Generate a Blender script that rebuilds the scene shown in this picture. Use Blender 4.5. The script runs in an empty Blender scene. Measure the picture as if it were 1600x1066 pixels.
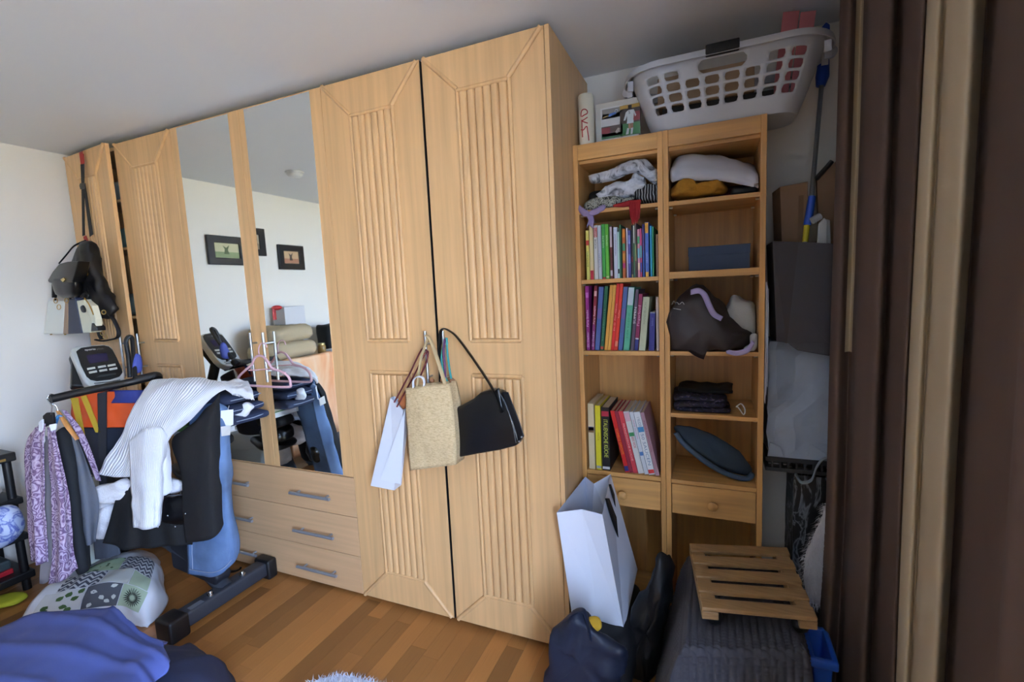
import bpy, bmesh, math, random
from mathutils import Vector, Matrix, noise
V = Vector
random.seed(7)
S = bpy.context.scene
COL = S.collection

# ------------------------------------------------------------------ camera, sky, exposure
CAM = V((0.5225, -1.6225, 1.4213))
FW = V((-0.39209541, 0.91335865, -0.10971406))
RT = V((0.91992437, 0.38937346, -0.04612447))
UP = V((-0.00059156, 0.11901383, 0.99289242))
FPX = 735.02
cd = bpy.data.cameras.new('camera')
cam = bpy.data.objects.new('camera', cd)
COL.objects.link(cam)
cam.matrix_world = Matrix((RT, UP, -FW)).transposed().to_4x4()
cam.matrix_world.translation = CAM
cd.sensor_width = 36.0
cd.lens = FPX / 1600 * 36
cd.clip_start = 0.02
cd.dof.use_dof = True
cd.dof.focus_distance = 1.9
cd.dof.aperture_fstop = 2.8
S.camera = cam

S.view_settings.view_transform = 'Standard'
S.view_settings.look = 'None'
S.view_settings.gamma = 1.0
S.view_settings.use_curve_mapping = False
S.view_settings.exposure = 0.0

w = bpy.data.worlds.new('sky')
S.world = w
w.use_nodes = True
nt = w.node_tree
bg = nt.nodes['Background']
bg.inputs['Color'].default_value = (0.50, 0.67, 1.0, 1)
bg.inputs['Strength'].default_value = 46.0
sd_ = bpy.data.lights.new('sun', 'SUN'); sd_.energy = 350.0; sd_.color = (1.0, .92, .78); sd_.angle = .01
sun = bpy.data.objects.new('sun', sd_); COL.objects.link(sun)
sun.rotation_euler = (math.radians(8), math.radians(-52), 0)

def portal(loc, sx, sy, rot):
    ld = bpy.data.lights.new('window_portal', 'AREA')
    ld.shape = 'RECTANGLE'; ld.size = sx; ld.size_y = sy
    ld.cycles.is_portal = True
    o = bpy.data.objects.new('window_portal', ld)
    COL.objects.link(o); o.location = loc; o.rotation_euler = rot
WY0, WY1, WZ0, WZ1 = -2.65, -1.25, 0.06, 2.2
XR, XL, YB, YF, ZC = 1.12, -3.03, 0.5533, -3.3, 2.3385
portal((XR + 0.09, (WY0 + WY1) / 2, (WZ0 + WZ1) / 2), WZ1 - WZ0, WY1 - WY0, (0, math.radians(90), 0))

# ------------------------------------------------------------------ helpers
def at(px, py, x=None, y=None, z=None, d=None):
    """world point seen at photo pixel (px, py) on the plane x=, y=, z= or at depth d"""
    r = FW + RT * ((px - 800) / FPX) + UP * ((533 - py) / FPX)
    if d is not None: t = d
    elif x is not None: t = (x - CAM.x) / r.x
    elif y is not None: t = (y - CAM.y) / r.y
    else: t = (z - CAM.z) / r.z
    return CAM + r * t

def am(px, py, x):
    """same, for a thing the photo shows in the mirror (mirror plane y = 0)"""
    p = at(px, py, x=x); p.y = -p.y
    return p

def lin(h):
    if isinstance(h, str):
        h = h.lstrip('#'); h = h if len(h) == 6 else ''.join(q * 2 for q in h); c = [int(h[i:i + 2], 16) / 255 for i in (0, 2, 4)]
    else: c = list(h)
    return tuple((v / 12.92 if v <= .04045 else ((v + .055) / 1.055) ** 2.4) for v in c) + (1,)

MATS = {}
def mat(name, col, rough=.6, metal=0, bump=0, bscale=60, var=0, vscale=8, stretch=None, col2=None, spec=.5, sheen=0, alpha=None, rnd=0):
    if name in MATS: return MATS[name]
    m = bpy.data.materials.new(name); m.use_nodes = True
    n = m.node_tree.nodes; l = m.node_tree.links
    b = n['Principled BSDF']
    c = lin(col)
    b.inputs['Base Color'].default_value = c
    b.inputs['Roughness'].default_value = rough
    b.inputs['Metallic'].default_value = metal
    b.inputs['Specular IOR Level'].default_value = spec
    if sheen: b.inputs['Sheen Weight'].default_value = sheen
    if var or bump or rnd or col2:
        tc = n.new('ShaderNodeTexCoord'); mp = n.new('ShaderNodeMapping')
        l.new(tc.outputs['Object'], mp.inputs['Vector'])
        if stretch: mp.inputs['Scale'].default_value = stretch
    if var or col2 or rnd:
        nz = n.new('ShaderNodeTexNoise'); nz.inputs['Scale'].default_value = vscale
        nz.inputs['Detail'].default_value = 5
        l.new(mp.outputs['Vector'], nz.inputs['Vector'])
        mx = n.new('ShaderNodeMixRGB')
        if col2: c2 = lin(col2)
        else: c2 = tuple(v * (1 - var) for v in c[:3]) + (1,)
        mx.inputs['Color1'].default_value = c; mx.inputs['Color2'].default_value = c2
        rp = n.new('ShaderNodeValToRGB'); rp.color_ramp.elements[0].position = .35; rp.color_ramp.elements[1].position = .68
        l.new(nz.outputs['Fac'], rp.inputs['Fac']); l.new(rp.outputs['Color'], mx.inputs['Fac'])
        out = mx.outputs['Color']
        if rnd:
            oi = n.new('ShaderNodeObjectInfo'); hs = n.new('ShaderNodeHueSaturation')
            mr = n.new('ShaderNodeMapRange'); mr.inputs['To Min'].default_value = 1 - rnd; mr.inputs['To Max'].default_value = 1 + rnd
            l.new(oi.outputs['Random'], mr.inputs['Value']); l.new(mr.outputs['Result'], hs.inputs['Value'])
            l.new(out, hs.inputs['Color']); out = hs.outputs['Color']
        l.new(out, b.inputs['Base Color'])
    if bump:
        nb = n.new('ShaderNodeTexNoise'); nb.inputs['Scale'].default_value = bscale; nb.inputs['Detail'].default_value = 4
        l.new(mp.outputs['Vector'], nb.inputs['Vector'])
        bp = n.new('ShaderNodeBump'); bp.inputs['Strength'].default_value = bump; bp.inputs['Distance'].default_value = .004
        l.new(nb.outputs['Fac'], bp.inputs['Height']); l.new(bp.outputs['Normal'], b.inputs['Normal'])
    MATS[name] = m
    return m

class G:
    """collects faces for one mesh"""
    def __init__(s): s.v = []; s.f = []; s.m = []; s.uv = []
    def add(s, vs, fs, mi=0):
        o = len(s.v); s.v += [tuple(p) for p in vs]
        for f in fs: s.f.append([i + o for i in f]); s.m.append(mi)
    def box(s, a, b, mi=0):
        x0, y0, z0 = a; x1, y1, z1 = b
        s.hexa([(x0, y0, z0), (x1, y0, z0), (x1, y1, z0), (x0, y1, z0), (x0, y0, z1), (x1, y0, z1), (x1, y1, z1), (x0, y1, z1)], mi)
        return s
    def hexa(s, p, mi=0):
        s.add(p, [(0, 3, 2, 1), (4, 5, 6, 7), (0, 1, 5, 4), (1, 2, 6, 5), (2, 3, 7, 6), (3, 0, 4, 7)], mi); return s
    def obox(s, c, ax, ay, az, mi=0):
        c = V(c); ax = V(ax); ay = V(ay); az = V(az)
        s.hexa([c - ax - ay - az, c + ax - ay - az, c + ax + ay - az, c - ax + ay - az, c - ax - ay + az, c + ax - ay + az, c + ax + ay + az, c - ax + ay + az], mi); return s
    def prism(s, poly, off, mi=0):
        """polygon (3d points) pushed along off"""
        n = len(poly); P = [V(p) for p in poly]; off = V(off)
        s.add(P + [p + off for p in P], [list(range(n))[::-1], list(range(n, 2 * n))] + [(i, (i + 1) % n, (i + 1) % n + n, i + n) for i in range(n)], mi); return s
    def tube(s, pts, r, seg=10, closed=False, mi=0, flat=None):
        P = [V(p) for p in pts]; n = len(P); rings = []
        prev = None
        for i in range(n):
            a = P[(i - 1) % n] if (closed or i > 0) else P[i]; b = P[(i + 1) % n] if (closed or i < n - 1) else P[i]
            t = (b - a).normalized()
            if prev is None:
                ref = V((0, 0, 1)) if abs(t.z) < .9 else V((1, 0, 0)); u = t.cross(ref).normalized()
            else:
                u = (prev - t * prev.dot(t)).normalized()
            prev = u; v = t.cross(u)
            rr = r[i] if isinstance(r, (list, tuple)) else r
            fl = flat or 1
            rings.append([P[i] + u * math.cos(k * 2 * math.pi / seg) * rr + v * math.sin(k * 2 * math.pi / seg) * rr * fl for k in range(seg)])
        vs = [p for rg in rings for p in rg]; fs = []
        for i in range(n if closed else n - 1):
            j = (i + 1) % n
            for k in range(seg): fs.append((i * seg + k, i * seg + (k + 1) % seg, j * seg + (k + 1) % seg, j * seg + k))
        if not closed: fs += [list(range(seg))[::-1], [(n - 1) * seg + k for k in range(seg)]]
        s.add(vs, fs, mi); return s
    def lathe(s, prof, c, axis=(0, 0, 1), seg=24, mi=0):
        a = V(axis).normalized(); ref = V((0, 0, 1)) if abs(a.z) < .9 else V((1, 0, 0))
        u = a.cross(ref).normalized(); v = a.cross(u); c = V(c)
        vs = []; n = len(prof)
        for (r, h) in prof:
            for k in range(seg):
                t = k * 2 * math.pi / seg; vs.append(c + a * h + (u * math.cos(t) + v * math.sin(t)) * max(r, 1e-5))
        fs = [(i * seg + k, i * seg + (k + 1) % seg, (i + 1) * seg + (k + 1) % seg, (i + 1) * seg + k) for i in range(n - 1) for k in range(seg)]
        fs += [list(range(seg))[::-1], [(n - 1) * seg + k for k in range(seg)]]
        s.add(vs, fs, mi); return s
    def ball(s, c, r, seg=12, mi=0, sc=(1, 1, 1)):
        rings = max(6, seg // 2); vs = []; fs = []
        c = V(c)
        for i in range(rings + 1):
            ph = math.pi * i / rings
            for k in range(seg):
                t = 2 * math.pi * k / seg
                vs.append(c + V((math.sin(ph) * math.cos(t) * r * sc[0], math.sin(ph) * math.sin(t) * r * sc[1], math.cos(ph) * r * sc[2])))
        for i in range(rings):
            for k in range(seg): fs.append((i * seg + k, (i + 1) * seg + k, (i + 1) * seg + (k + 1) % seg, i * seg + (k + 1) % seg))
        s.add(vs, fs, mi); return s

def link(name, me, parent=None, kind=None, label=None):
    o = bpy.data.objects.new(name, me); COL.objects.link(o)
    if parent is not None:
        o.parent = parent
        o.matrix_parent_inverse = parent.matrix_world.inverted() if parent.type != 'EMPTY' else Matrix.Translation(-parent.location)
    if kind: o['kind'] = kind
    if label: o['label'] = label
    return o

def mk(name, g, mats, parent=None, bev=0, seg=2, smooth=False, kind=None, solid=0, sub=0, label=None, ang=35):
    me = bpy.data.meshes.new(name)
    me.from_pydata(g.v, [], g.f)
    if not isinstance(mats, (list, tuple)): mats = [mats]
    for m in mats: me.materials.append(m)
    if len(mats) > 1: me.polygons.foreach_set('material_index', g.m)
    me.update()
    bm = bmesh.new(); bm.from_mesh(me)
    bmesh.ops.remove_doubles(bm, verts=bm.verts, dist=1e-6)
    bmesh.ops.recalc_face_normals(bm, faces=bm.faces); bm.to_mesh(me); bm.free()
    if smooth:
        for p in me.polygons: p.use_smooth = True
        try: me.set_sharp_from_angle(angle=math.radians(50))
        except Exception: pass
    o = link(name, me, parent, kind, label)
    if sub:
        md = o.modifiers.new('sub', 'SUBSURF'); md.levels = sub; md.render_levels = sub
    if solid:
        md = o.modifiers.new('solid', 'SOLIDIFY'); md.thickness = solid; md.offset = 0
    if bev:
        md = o.modifiers.new('bev', 'BEVEL'); md.width = bev; md.segments = seg; md.limit_method = 'ANGLE'; md.angle_limit = math.radians(ang)
        md.harden_normals = False
        if smooth is False and seg > 2:
            for p in me.polygons: p.use_smooth = True
    return o

def thing(name, label, cat, loc=(0, 0, 0), group=None):
    o = bpy.data.objects.new(name, None); COL.objects.link(o)
    o.location = loc; o.empty_display_size = .05
    o['label'] = label; o['category'] = cat
    if group: o['group'] = group
    return o

def tag(o, label, cat, group=None):
    o['label'] = label; o['category'] = cat
    if group: o['group'] = group
    return o

def cr(p0, p1, p2, p3, t):
    return .5 * ((2 * p1) + (p2 - p0) * t + (2 * p0 - 5 * p1 + 4 * p2 - p3) * t * t + (3 * p1 - p0 - 3 * p2 + p3) * t ** 3)
def curve1(P, t):
    n = len(P)
    if n == 1: return P[0]
    x = max(0, min(n - 1 - 1e-9, t * (n - 1))); i = int(x); f = x - i
    g = lambda k: P[k] if 0 <= k < n else (2 * P[0] - P[1] if k < 0 else 2 * P[-1] - P[-2])
    return cr(g(i - 1), g(i), g(i + 1), g(i + 2), f)
def spline(P, n):
    P = [V(p) for p in P]
    return [curve1(P, i / (n - 1)) for i in range(n)]

def surf(ctrl):
    C = [[V(p) for p in r] for r in ctrl]
    return lambda u, v: curve1([curve1(r, u) for r in C], v)

def sheet(name, fn, m, parent=None, nu=30, nv=30, thick=.004, wr=0, ws=8, seed=0, u=(0, 1), v=(0, 1), off=0, fold=0, ff=6, label=None, mats=None, mfn=None, rag=0, kind=None):
    """cloth: smooth surface through the control points, with wrinkles (wr) and pleats along v (fold)"""
    if not callable(fn): fn = surf(fn)
    vs = []; uv = []
    sd = V((seed * 3.1, seed * 1.7, seed * .9))
    for j in range(nv + 1):
        for i in range(nu + 1):
            uu = u[0] + (u[1] - u[0]) * i / nu; vv = v[0] + (v[1] - v[0]) * j / nv
            if rag and j == nv: vv += rag * noise.noise(V((i * .7, seed, 0)))
            p = fn(uu, vv)
            e = 1e-3
            n = (fn(min(1, uu + e), vv) - fn(max(0, uu - e), vv)).cross(fn(uu, min(1, vv + e)) - fn(uu, max(0, vv - e)))
            n = n.normalized() if n.length > 1e-12 else V((0, 0, 1))
            dsp = off
            if wr: dsp += wr * (noise.noise(p * ws + sd) + .5 * noise.noise(p * ws * 2.3 + sd))
            if fold: dsp += fold * math.sin(uu * ff * 2 * math.pi + 1.5 * noise.noise(V((uu * 2, vv * 1.5, seed)))) * (.3 + .7 * vv)
            vs.append(p + n * dsp); uv.append((uu, vv))
    W = nu + 1
    fs = [(j * W + i, j * W + i + 1, (j + 1) * W + i + 1, (j + 1) * W + i) for j in range(nv) for i in range(nu)]
    me = bpy.data.meshes.new(name); me.from_pydata([tuple(p) for p in vs], [], fs)
    for mm in (mats or [m]): me.materials.append(mm)
    ul = me.uv_layers.new(name='UVMap')
    for p in me.polygons:
        p.use_smooth = True
        if mfn:
            k = p.index; p.material_index = mfn((k % nu + .5) / nu, (k // nu + .5) / nv)
        for li in p.loop_indices: ul.data[li].uv = uv[me.loops[li].vertex_index]
    o = link(name, me, parent, kind, label)
    if thick:
        md = o.modifiers.new('solid', 'SOLIDIFY'); md.thickness = thick; md.offset = 0
    return o

def puff(name, outline, nrm, m, parent=None, front=.05, back=.05, n=40, wr=0, ws=9, seed=0, power=.5, label=None, flatk=.55):
    """soft closed body: an outline (3d points) blown up on both sides along nrm"""
    P = [V(p) for p in outline]; k = len(P)
    ring = []
    for i in range(n):
        x = i * k / n; a = int(x); f = x - a
        ring.append(cr(P[(a - 1) % k], P[a], P[(a + 1) % k], P[(a + 2) % k], f) if k > 4 else P[a] * (1 - f) + P[(a + 1) % k] * f)
    c = sum(ring, V((0, 0, 0))) / n; nv = V(nrm).normalized(); sd = V((seed * 2.3, seed, 5))
    lev = [(1.0, 0), (.985, .25), (.94, .5), (.86, .72), (.72, .88), (.5, .97), (.25, 1)]
    vs = []; fs = []
    seq = [(s, h * front) for s, h in lev[::-1]] + [(s, -h * back) for s, h in lev[1:]]
    for s_, h in seq:
        for p in ring:
            q = c + (p - c) * s_ + nv * h
            if wr:
                d = V((noise.noise(q * ws + sd), noise.noise(q * ws + sd + V((9, 0, 0))), noise.noise(q * ws + sd + V((0, 9, 0)))))
                q = q + d * wr
            vs.append(q)
    R = len(seq)
    for i in range(R - 1):
        for j in range(n): fs.append((i * n + j, i * n + (j + 1) % n, (i + 1) * n + (j + 1) % n, (i + 1) * n + j))
    o0 = len(vs); vs.append(c + nv * front); vs.append(c - nv * back)
    for j in range(n): fs.append((o0, (j + 1) % n, j)); fs.append((o0 + 1, (R - 1) * n + j, (R - 1) * n + (j + 1) % n))
    g = G(); g.add(vs, fs)
    o = mk(name, g, m, parent, label=label)
    for p in o.data.polygons: p.use_smooth = True
    return o

def letters(parent, s, c, xd, ud, m, size=None, length=None, name='lettering', lift=.0006, bold=0):
    """flat text centred at c, running along xd with tops towards ud"""
    cu = bpy.data.curves.new('txt', 'FONT'); cu.body = s; cu.align_x = 'CENTER'; cu.align_y = 'CENTER'; cu.resolution_u = 2
    cu.offset = bold
    ob = bpy.data.objects.new('txt', cu); COL.objects.link(ob)
    bpy.context.view_layer.update()
    me = bpy.data.meshes.new_from_object(ob.evaluated_get(bpy.context.evaluated_depsgraph_get()))
    COL.objects.unlink(ob); bpy.data.objects.remove(ob)
    xd = V(xd).normalized(); ud = V(ud).normalized(); nn = xd.cross(ud); c = V(c)
    xs = [v.co.x for v in me.vertices]; wd = max(xs) - min(xs)
    sx = sy = size or 1
    if length: sx = length / wd; sy = size or sx
    for v in me.vertices: v.co = c + xd * v.co.x * sx + ud * v.co.y * sy + nn * lift
    me.materials.clear(); me.materials.append(m)
    me.name = name
    return link(name, me, parent)

# ------------------------------------------------------------------ materials
BEECH = mat('beech_veneer', '#deb17c', .42, var=.16, vscale=3, stretch=(14, 14, .55), bump=.03, bscale=30)
BEECHH = mat('beech_veneer_across', '#d6ad82', .42, var=.14, vscale=3, stretch=(.6, 14, 14), bump=.03, bscale=30)
PINE = mat('pine', '#d69f5c', .45, var=.22, vscale=3, stretch=(18, 18, .8), bump=.04, bscale=30)
PINEH = mat('pine_across', '#d6a05d', .45, var=.24, vscale=3, stretch=(.9, 16, 16), bump=.04, bscale=30)
DARKIN = mat('dark_interior', '#2a211a', .8)
STEEL = mat('brushed_steel', '#b9bcc0', .32, 1)
MIRROR = mat('mirror_glass', '#f4f8f6', .0, 1)
WALL = mat('white_wall_paint', '#f0ebe3', .9, bump=.05, bscale=220)
CEIL = mat('white_ceiling_paint', '#e6e8ea', .9, bump=.03, bscale=200)
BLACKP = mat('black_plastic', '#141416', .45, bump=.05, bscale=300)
BLACKL = mat('black_leather', '#0b0b0d', .3, bump=.12, bscale=180)
BLACKC = mat('black_cloth', '#070709', .85, bump=.1, bscale=250)
WHITEP = mat('white_paper', '#dfe3ee', .6, bump=.03, bscale=60)
BEIGEC = mat('beige_cloth', '#b9a88a', .9, bump=.1, bscale=160)

# ------------------------------------------------------------------ the room
fl = mk('floor', G().box((XL - .1, YF - .1, -.08), (XR + .1, YB + .1, -.012)), mat('floor_base', '#8a5a28', .5), kind='structure')
mk('floor_slab', G().box((XL, YF, -.012), (XR, -1.351, 0)), mat('floor_far_boards', '#9a6a30', .35, var=.3, vscale=3, stretch=(14, 1, 14)), fl)
OAK = mat('oak_plank', '#a06c3a', .3, var=.2, vscale=3, stretch=(22, 1.3, 22), bump=.03, bscale=40, rnd=.33)
pm = bpy.data.meshes.new('plank')
g = G().box((-.5, -.5, -.012), (.5, .5, 0))
pm.from_pydata(g.v, [], g.f); pm.materials.append(OAK); pm.update()
pw = .0735; x = XL
rr = random.Random(3)
while x < XR:
    y = -1.35 - rr.random() * .6
    while y < YB:
        L = rr.uniform(.48, .92)
        y0, y1 = max(y, -1.35), min(y + L, YB)
        if y1 - y0 > .03:
            o = link('plank', pm, fl)
            o.location = (x + pw / 2, (y0 + y1) / 2, rr.uniform(-.0003, .0003)); o.scale = (min(pw, XR - x) - .0009, y1 - y0 - .0009, 1)
        y += L
    x += pw
mk('ceiling', G().box((XL - .1, YF - .1, ZC), (XR + .1, YB + .1, ZC + .1)), CEIL, kind='structure')
mk('wall_back', G().box((XL - .1, YB, -.08), (XR + .1, YB + .1, ZC)), WALL, kind='structure')
mk('wall_left', G().box((XL - .1, YF, -.08), (XL, YB, ZC)), WALL, kind='structure')
mk('wall_front', G().box((XL - .1, YF - .1, -.08), (XR + .1, YF, ZC)), mat('bounce_damping_taupe', '#9a948a', .9), kind='structure')  # unseen wall, toned darker to cut bounce light into the shelves
# right wall with the window opening, one connected shell
g = G()
for xx in (XR, XR + .16):
    g.add([(xx, YF, -.08), (xx, YB, -.08), (xx, YB, ZC), (xx, YF, ZC), (xx, WY0, WZ0), (xx, WY1, WZ0), (xx, WY1, WZ1), (xx, WY0, WZ1)],
          [(0, 1, 5, 4), (1, 2, 6, 5), (2, 3, 7, 6), (3, 0, 4, 7)])
g.add([], [])
for i in range(4):
    a, b = i, (i + 1) % 4
    g.f.append([a, b, b + 8, a + 8]); g.m.append(0)
    g.f.append([a + 4, b + 4, b + 12, a + 12]); g.m.append(0)
mk('wall_right', g, WALL, kind='structure')
PVC = mat('white_pvc', '#e6e7e6', .35)
g = G()
t = .07; xa, xb = XR + .05, XR + .11
ym = (WY0 + WY1) / 2
ring = lambda a0, a1, b0, b1: [(a0, b0), (a1, b0), (a1, b1), (a0, b1)]
def framebox(g, y0, y1, z0, z1, t, xa, xb):
    for xx in (xa, xb):
        g.add([(xx, y, z) for y, z in ring(y0, y1, z0, z1)] + [(xx, y, z) for y, z in ring(y0 + t, y1 - t, z0 + t, z1 - t)], [(i, (i + 1) % 4, (i + 1) % 4 + 4, i + 4) for i in range(4)])
    o = len(g.v) - 16
    for i in range(4):
        j = (i + 1) % 4
        g.f.append([o + i, o + j, o + j + 8, o + i + 8]); g.m.append(0)
        g.f.append([o + i + 4, o + j + 4, o + j + 12, o + i + 12]); g.m.append(0)
framebox(g, WY0, WY1, WZ0, WZ1, .05, xa, xb)
win = mk('window_1', g, PVC, kind='structure')
gl = bpy.data.materials.new('window_glass'); gl.use_nodes = True
n = gl.node_tree.nodes; n.remove(n['Principled BSDF'])
tr = n.new('ShaderNodeBsdfTransparent'); gs = n.new('ShaderNodeBsdfGlossy'); gs.inputs['Roughness'].default_value = .02
mx = n.new('ShaderNodeMixShader'); mx.inputs[0].default_value = .06
gl.node_tree.links.new(tr.outputs[0], mx.inputs[1]); gl.node_tree.links.new(gs.outputs[0], mx.inputs[2]); gl.node_tree.links.new(mx.outputs[0], n['Material Output'].inputs[0])
for y0, y1 in ((WY0 + .05, ym), (ym, WY1 - .05)):
    g = G(); framebox(g, y0, y1, WZ0 + .05, WZ1 - .05, .06, xa + .005, xb - .01); sash = mk('sash', g, PVC, win)
    mk('pane', G().box((xa + .02, y0 + .06, WZ0 + .11), (xa + .026, y1 - .06, WZ1 - .11)), gl, sash)
mk('terrace', G().box((XR + .16, -14, -.5), (5.2, 14, -.4)), mat('terrace_slabs', '#c6c6c2', .9, var=.15, vscale=2), kind='structure')
mk('ground', G().box((5.2, -14, -.6), (30, 14, -.45)), mat('lawn', '#a8955c', .95, var=.3, vscale=2), kind='structure')

# ------------------------------------------------------------------ wardrobe (three units side by side, fronts on y = 0)
H, ZB, DD = 2.3048, .015, .535
def unit(x0, x1, label):
    t = thing('wardrobe', label, 'wardrobe', ((x0 + x1) / 2, .27, 0), 'units of the beech wardrobe wall')
    th = .016
    for a, b in ((x0, x0 + th), (x1 - th, x1)):
        mk('side_panel', G().box((a, .022, 0), (b, DD, H)), BEECH, t, bev=.001)
    mk('top_panel', G().box((x0 + th, .03, H - .018), (x1 - th, DD, H)), BEECH, t)
    mk('bottom_panel', G().box((x0 + th, .03, .04), (x1 - th, DD, .058)), BEECH, t)
    mk('plinth', G().box((x0 + th, .05, 0), (x1 - th, .066, .04)), BEECH, t)
    mk('back_panel', G().box((x0 + th, DD - .006, .058), (x1 - th, DD, H - .018)), BEECH, t)
    return t
def bar(parent, a, b, out, m=STEEL, r=.006, st=.16):
    a = V(a); b = V(b); o = V(out); g = G().tube([a + o, b + o], r, 10)
    h = mk('handle', g, m, parent, smooth=True)
    for f in (st, 1 - st):
        p = a.lerp(b, f); mk('handle_post', G().tube([p, p + o], r * .75, 8), m, h if parent.parent is None else parent, smooth=True)
    return h
def fluted_door(par, x0, x1, hx, ang=0, hinge=None):
    dep = .02
    objs = []
    d = mk('door', G().box((x0 + .0012, 0, ZB), (x1 - .0012, dep, H)), BEECH, par, bev=.0015); objs.append(d)
    wv = x1 - x0; fx0 = x0 + .155 * wv / .5; fx1 = x0 + .36 * wv / .5
    zs = [(.160, 1.090), (1.228, 2.160)]
    RZ = .008
    # top and bottom rails: raised trapezoids that meet the corners
    for za, zb in ((H - .003, 2.163), (ZB + .003, .157)):
        poly = [(x0 + .011, za), (x1 - .011, za), (fx1, zb), (fx0, zb)]
        c = V((sum(p[0] for p in poly) / 4, sum(p[1] for p in poly) / 4))
        k = .96
        inner = [(c.x + (p[0] - c.x) * k, c.y + (p[1] - c.y) * k) for p in poly]
        g = G(); P0 = [(p[0], 0.0, p[1]) for p in poly]; P1 = [(p[0], -RZ, p[1]) for p in inner]
        g.add(P0 + P1, [(0, 1, 2, 3), (4, 5, 6, 7)] + [(i, (i + 1) % 4, (i + 1) % 4 + 4, i + 4) for i in range(4)])
        objs.append(mk('rail', g, BEECH, d))
        # bead along each mitre
        for a, b in ((poly[0], poly[3]), (poly[1], poly[2])):
            objs.append(mk('bead', G().tube([(a[0], -.001, a[1]), (b[0], -.002, b[1])], .0095, 8), BEECH, d, smooth=True))
    for z0, z1 in zs:
        # frame bead round the fluted field
        fr = G(); pts = [(fx0 - .004, z0), (fx1 + .004, z0), (fx1 + .004, z1), (fx0 - .004, z1)]
        for i in range(4):
            a, b = pts[i], pts[(i + 1) % 4]
            fr.tube([(a[0], .0, a[1]), (b[0], -.001, b[1])], .0085, 8)
        objs.append(mk('field_bead', fr, BEECH, d, smooth=True))
        ws_ = [.17, .165, .165, .165, .165, .17]; X = fx0 + .004; W = fx1 - fx0 - .008
        for wk in ws_:
            a = X; b = X + W * wk; X = b
            prof = [(.03, 0), (.05, .006), (.16, .0105), (.3, .012), (.7, .012), (.84, .0105), (.95, .006), (.97, 0)]
            pr = [V((a + (b - a) * u, -h, z0 + .010)) for u, h in prof]
            g = G().prism(pr, (0, 0, z1 - z0 - .02))
            objs.append(mk('flute', g, BEECH, d, smooth=True))
    h = bar(d, (hx, 0, 1.03), (hx, 0, 1.27), (0, -.032, 0), st=.22); objs.append(h)
    if ang:
        M = Matrix.Translation((hinge, .02, 0)) @ Matrix.Rotation(math.radians(-ang), 4, 'Z') @ Matrix.Translation((-hinge, -.02, 0))
        for o in [d] + list(d.children_recursive): o.data.transform(M)
    return d

XLW = -2.972
uL = unit(XLW, -2.0, 'left wardrobe unit with two fluted beech doors, the first one ajar')
fluted_door(uL, XLW, -2.484, -2.53, 4.5, XLW)
fluted_door(uL, -2.484, -2.0, -2.44)
for z in (.5, .95, 1.35, 1.75, 2.02): mk('shelf', G().box((XLW + .017, .06, z), (-2.017, .5, z + .016)), BEECH, uL)
uM = unit(-2.0, -1.0, 'middle wardrobe unit with two mirror doors above three drawers')
for x0, x1, m0, m1, hx in ((-2.0, -1.5, -1.946, -1.570, -1.538), (-1.5, -1.0, -1.462, -1.060, -1.452)):
    d = mk('door', G().box((x0 + .0012, 0, .592), (x1 - .0012, .018, H)), BEECH, uM, bev=.001)
    mk('mirror', G().box((m0, -.0015, .597), (m1, 0.0, H - .006)), MIRROR, d)
    bar(d, (hx, 0, 1.03), (hx, 0, 1.27), (0, -.032, 0), st=.22)
for z0, z1 in ((ZB, .2005), (.203, .3935), (.3965, .588)):
    dr = mk('drawer', G().box((-1.9988, 0, z0), (-1.0012, .018, z1)), BEECHH, uM, bev=.0012)
    zm = (z0 + z1) / 2 - .012
    for a, b in ((-1.385, -1.13), (-1.925, -1.675)):
        bar(dr, (a, 0, zm), (b, 0, zm), (0, -.03, 0), m=mat('grey_metal', '#a4a7ad', .42, .55), r=.0075, st=.14)
    mk('drawer_box', G().box((-1.97, .018, z0 + .03), (-1.03, .48, z1 - .03)), BEECHH, dr)
uR = unit(-1.0, .0135, 'right wardrobe unit with two closed fluted beech doors and bags on its handles')
fluted_door(uR, -1.0, -.5055, -.538)
fluted_door(uR, -.4965, -.004, -.455)
mk('gap_shade_strip', G().box((-.5062, .0015, ZB), (-.5044, .0195, H - .004)), BLACKP, uR)  # black strip added as painted shade in the gap between the doors
mk('front_edge', G().box((-.003, .0, 0), (.0135, .022, H)), BEECH, uR)

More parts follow.
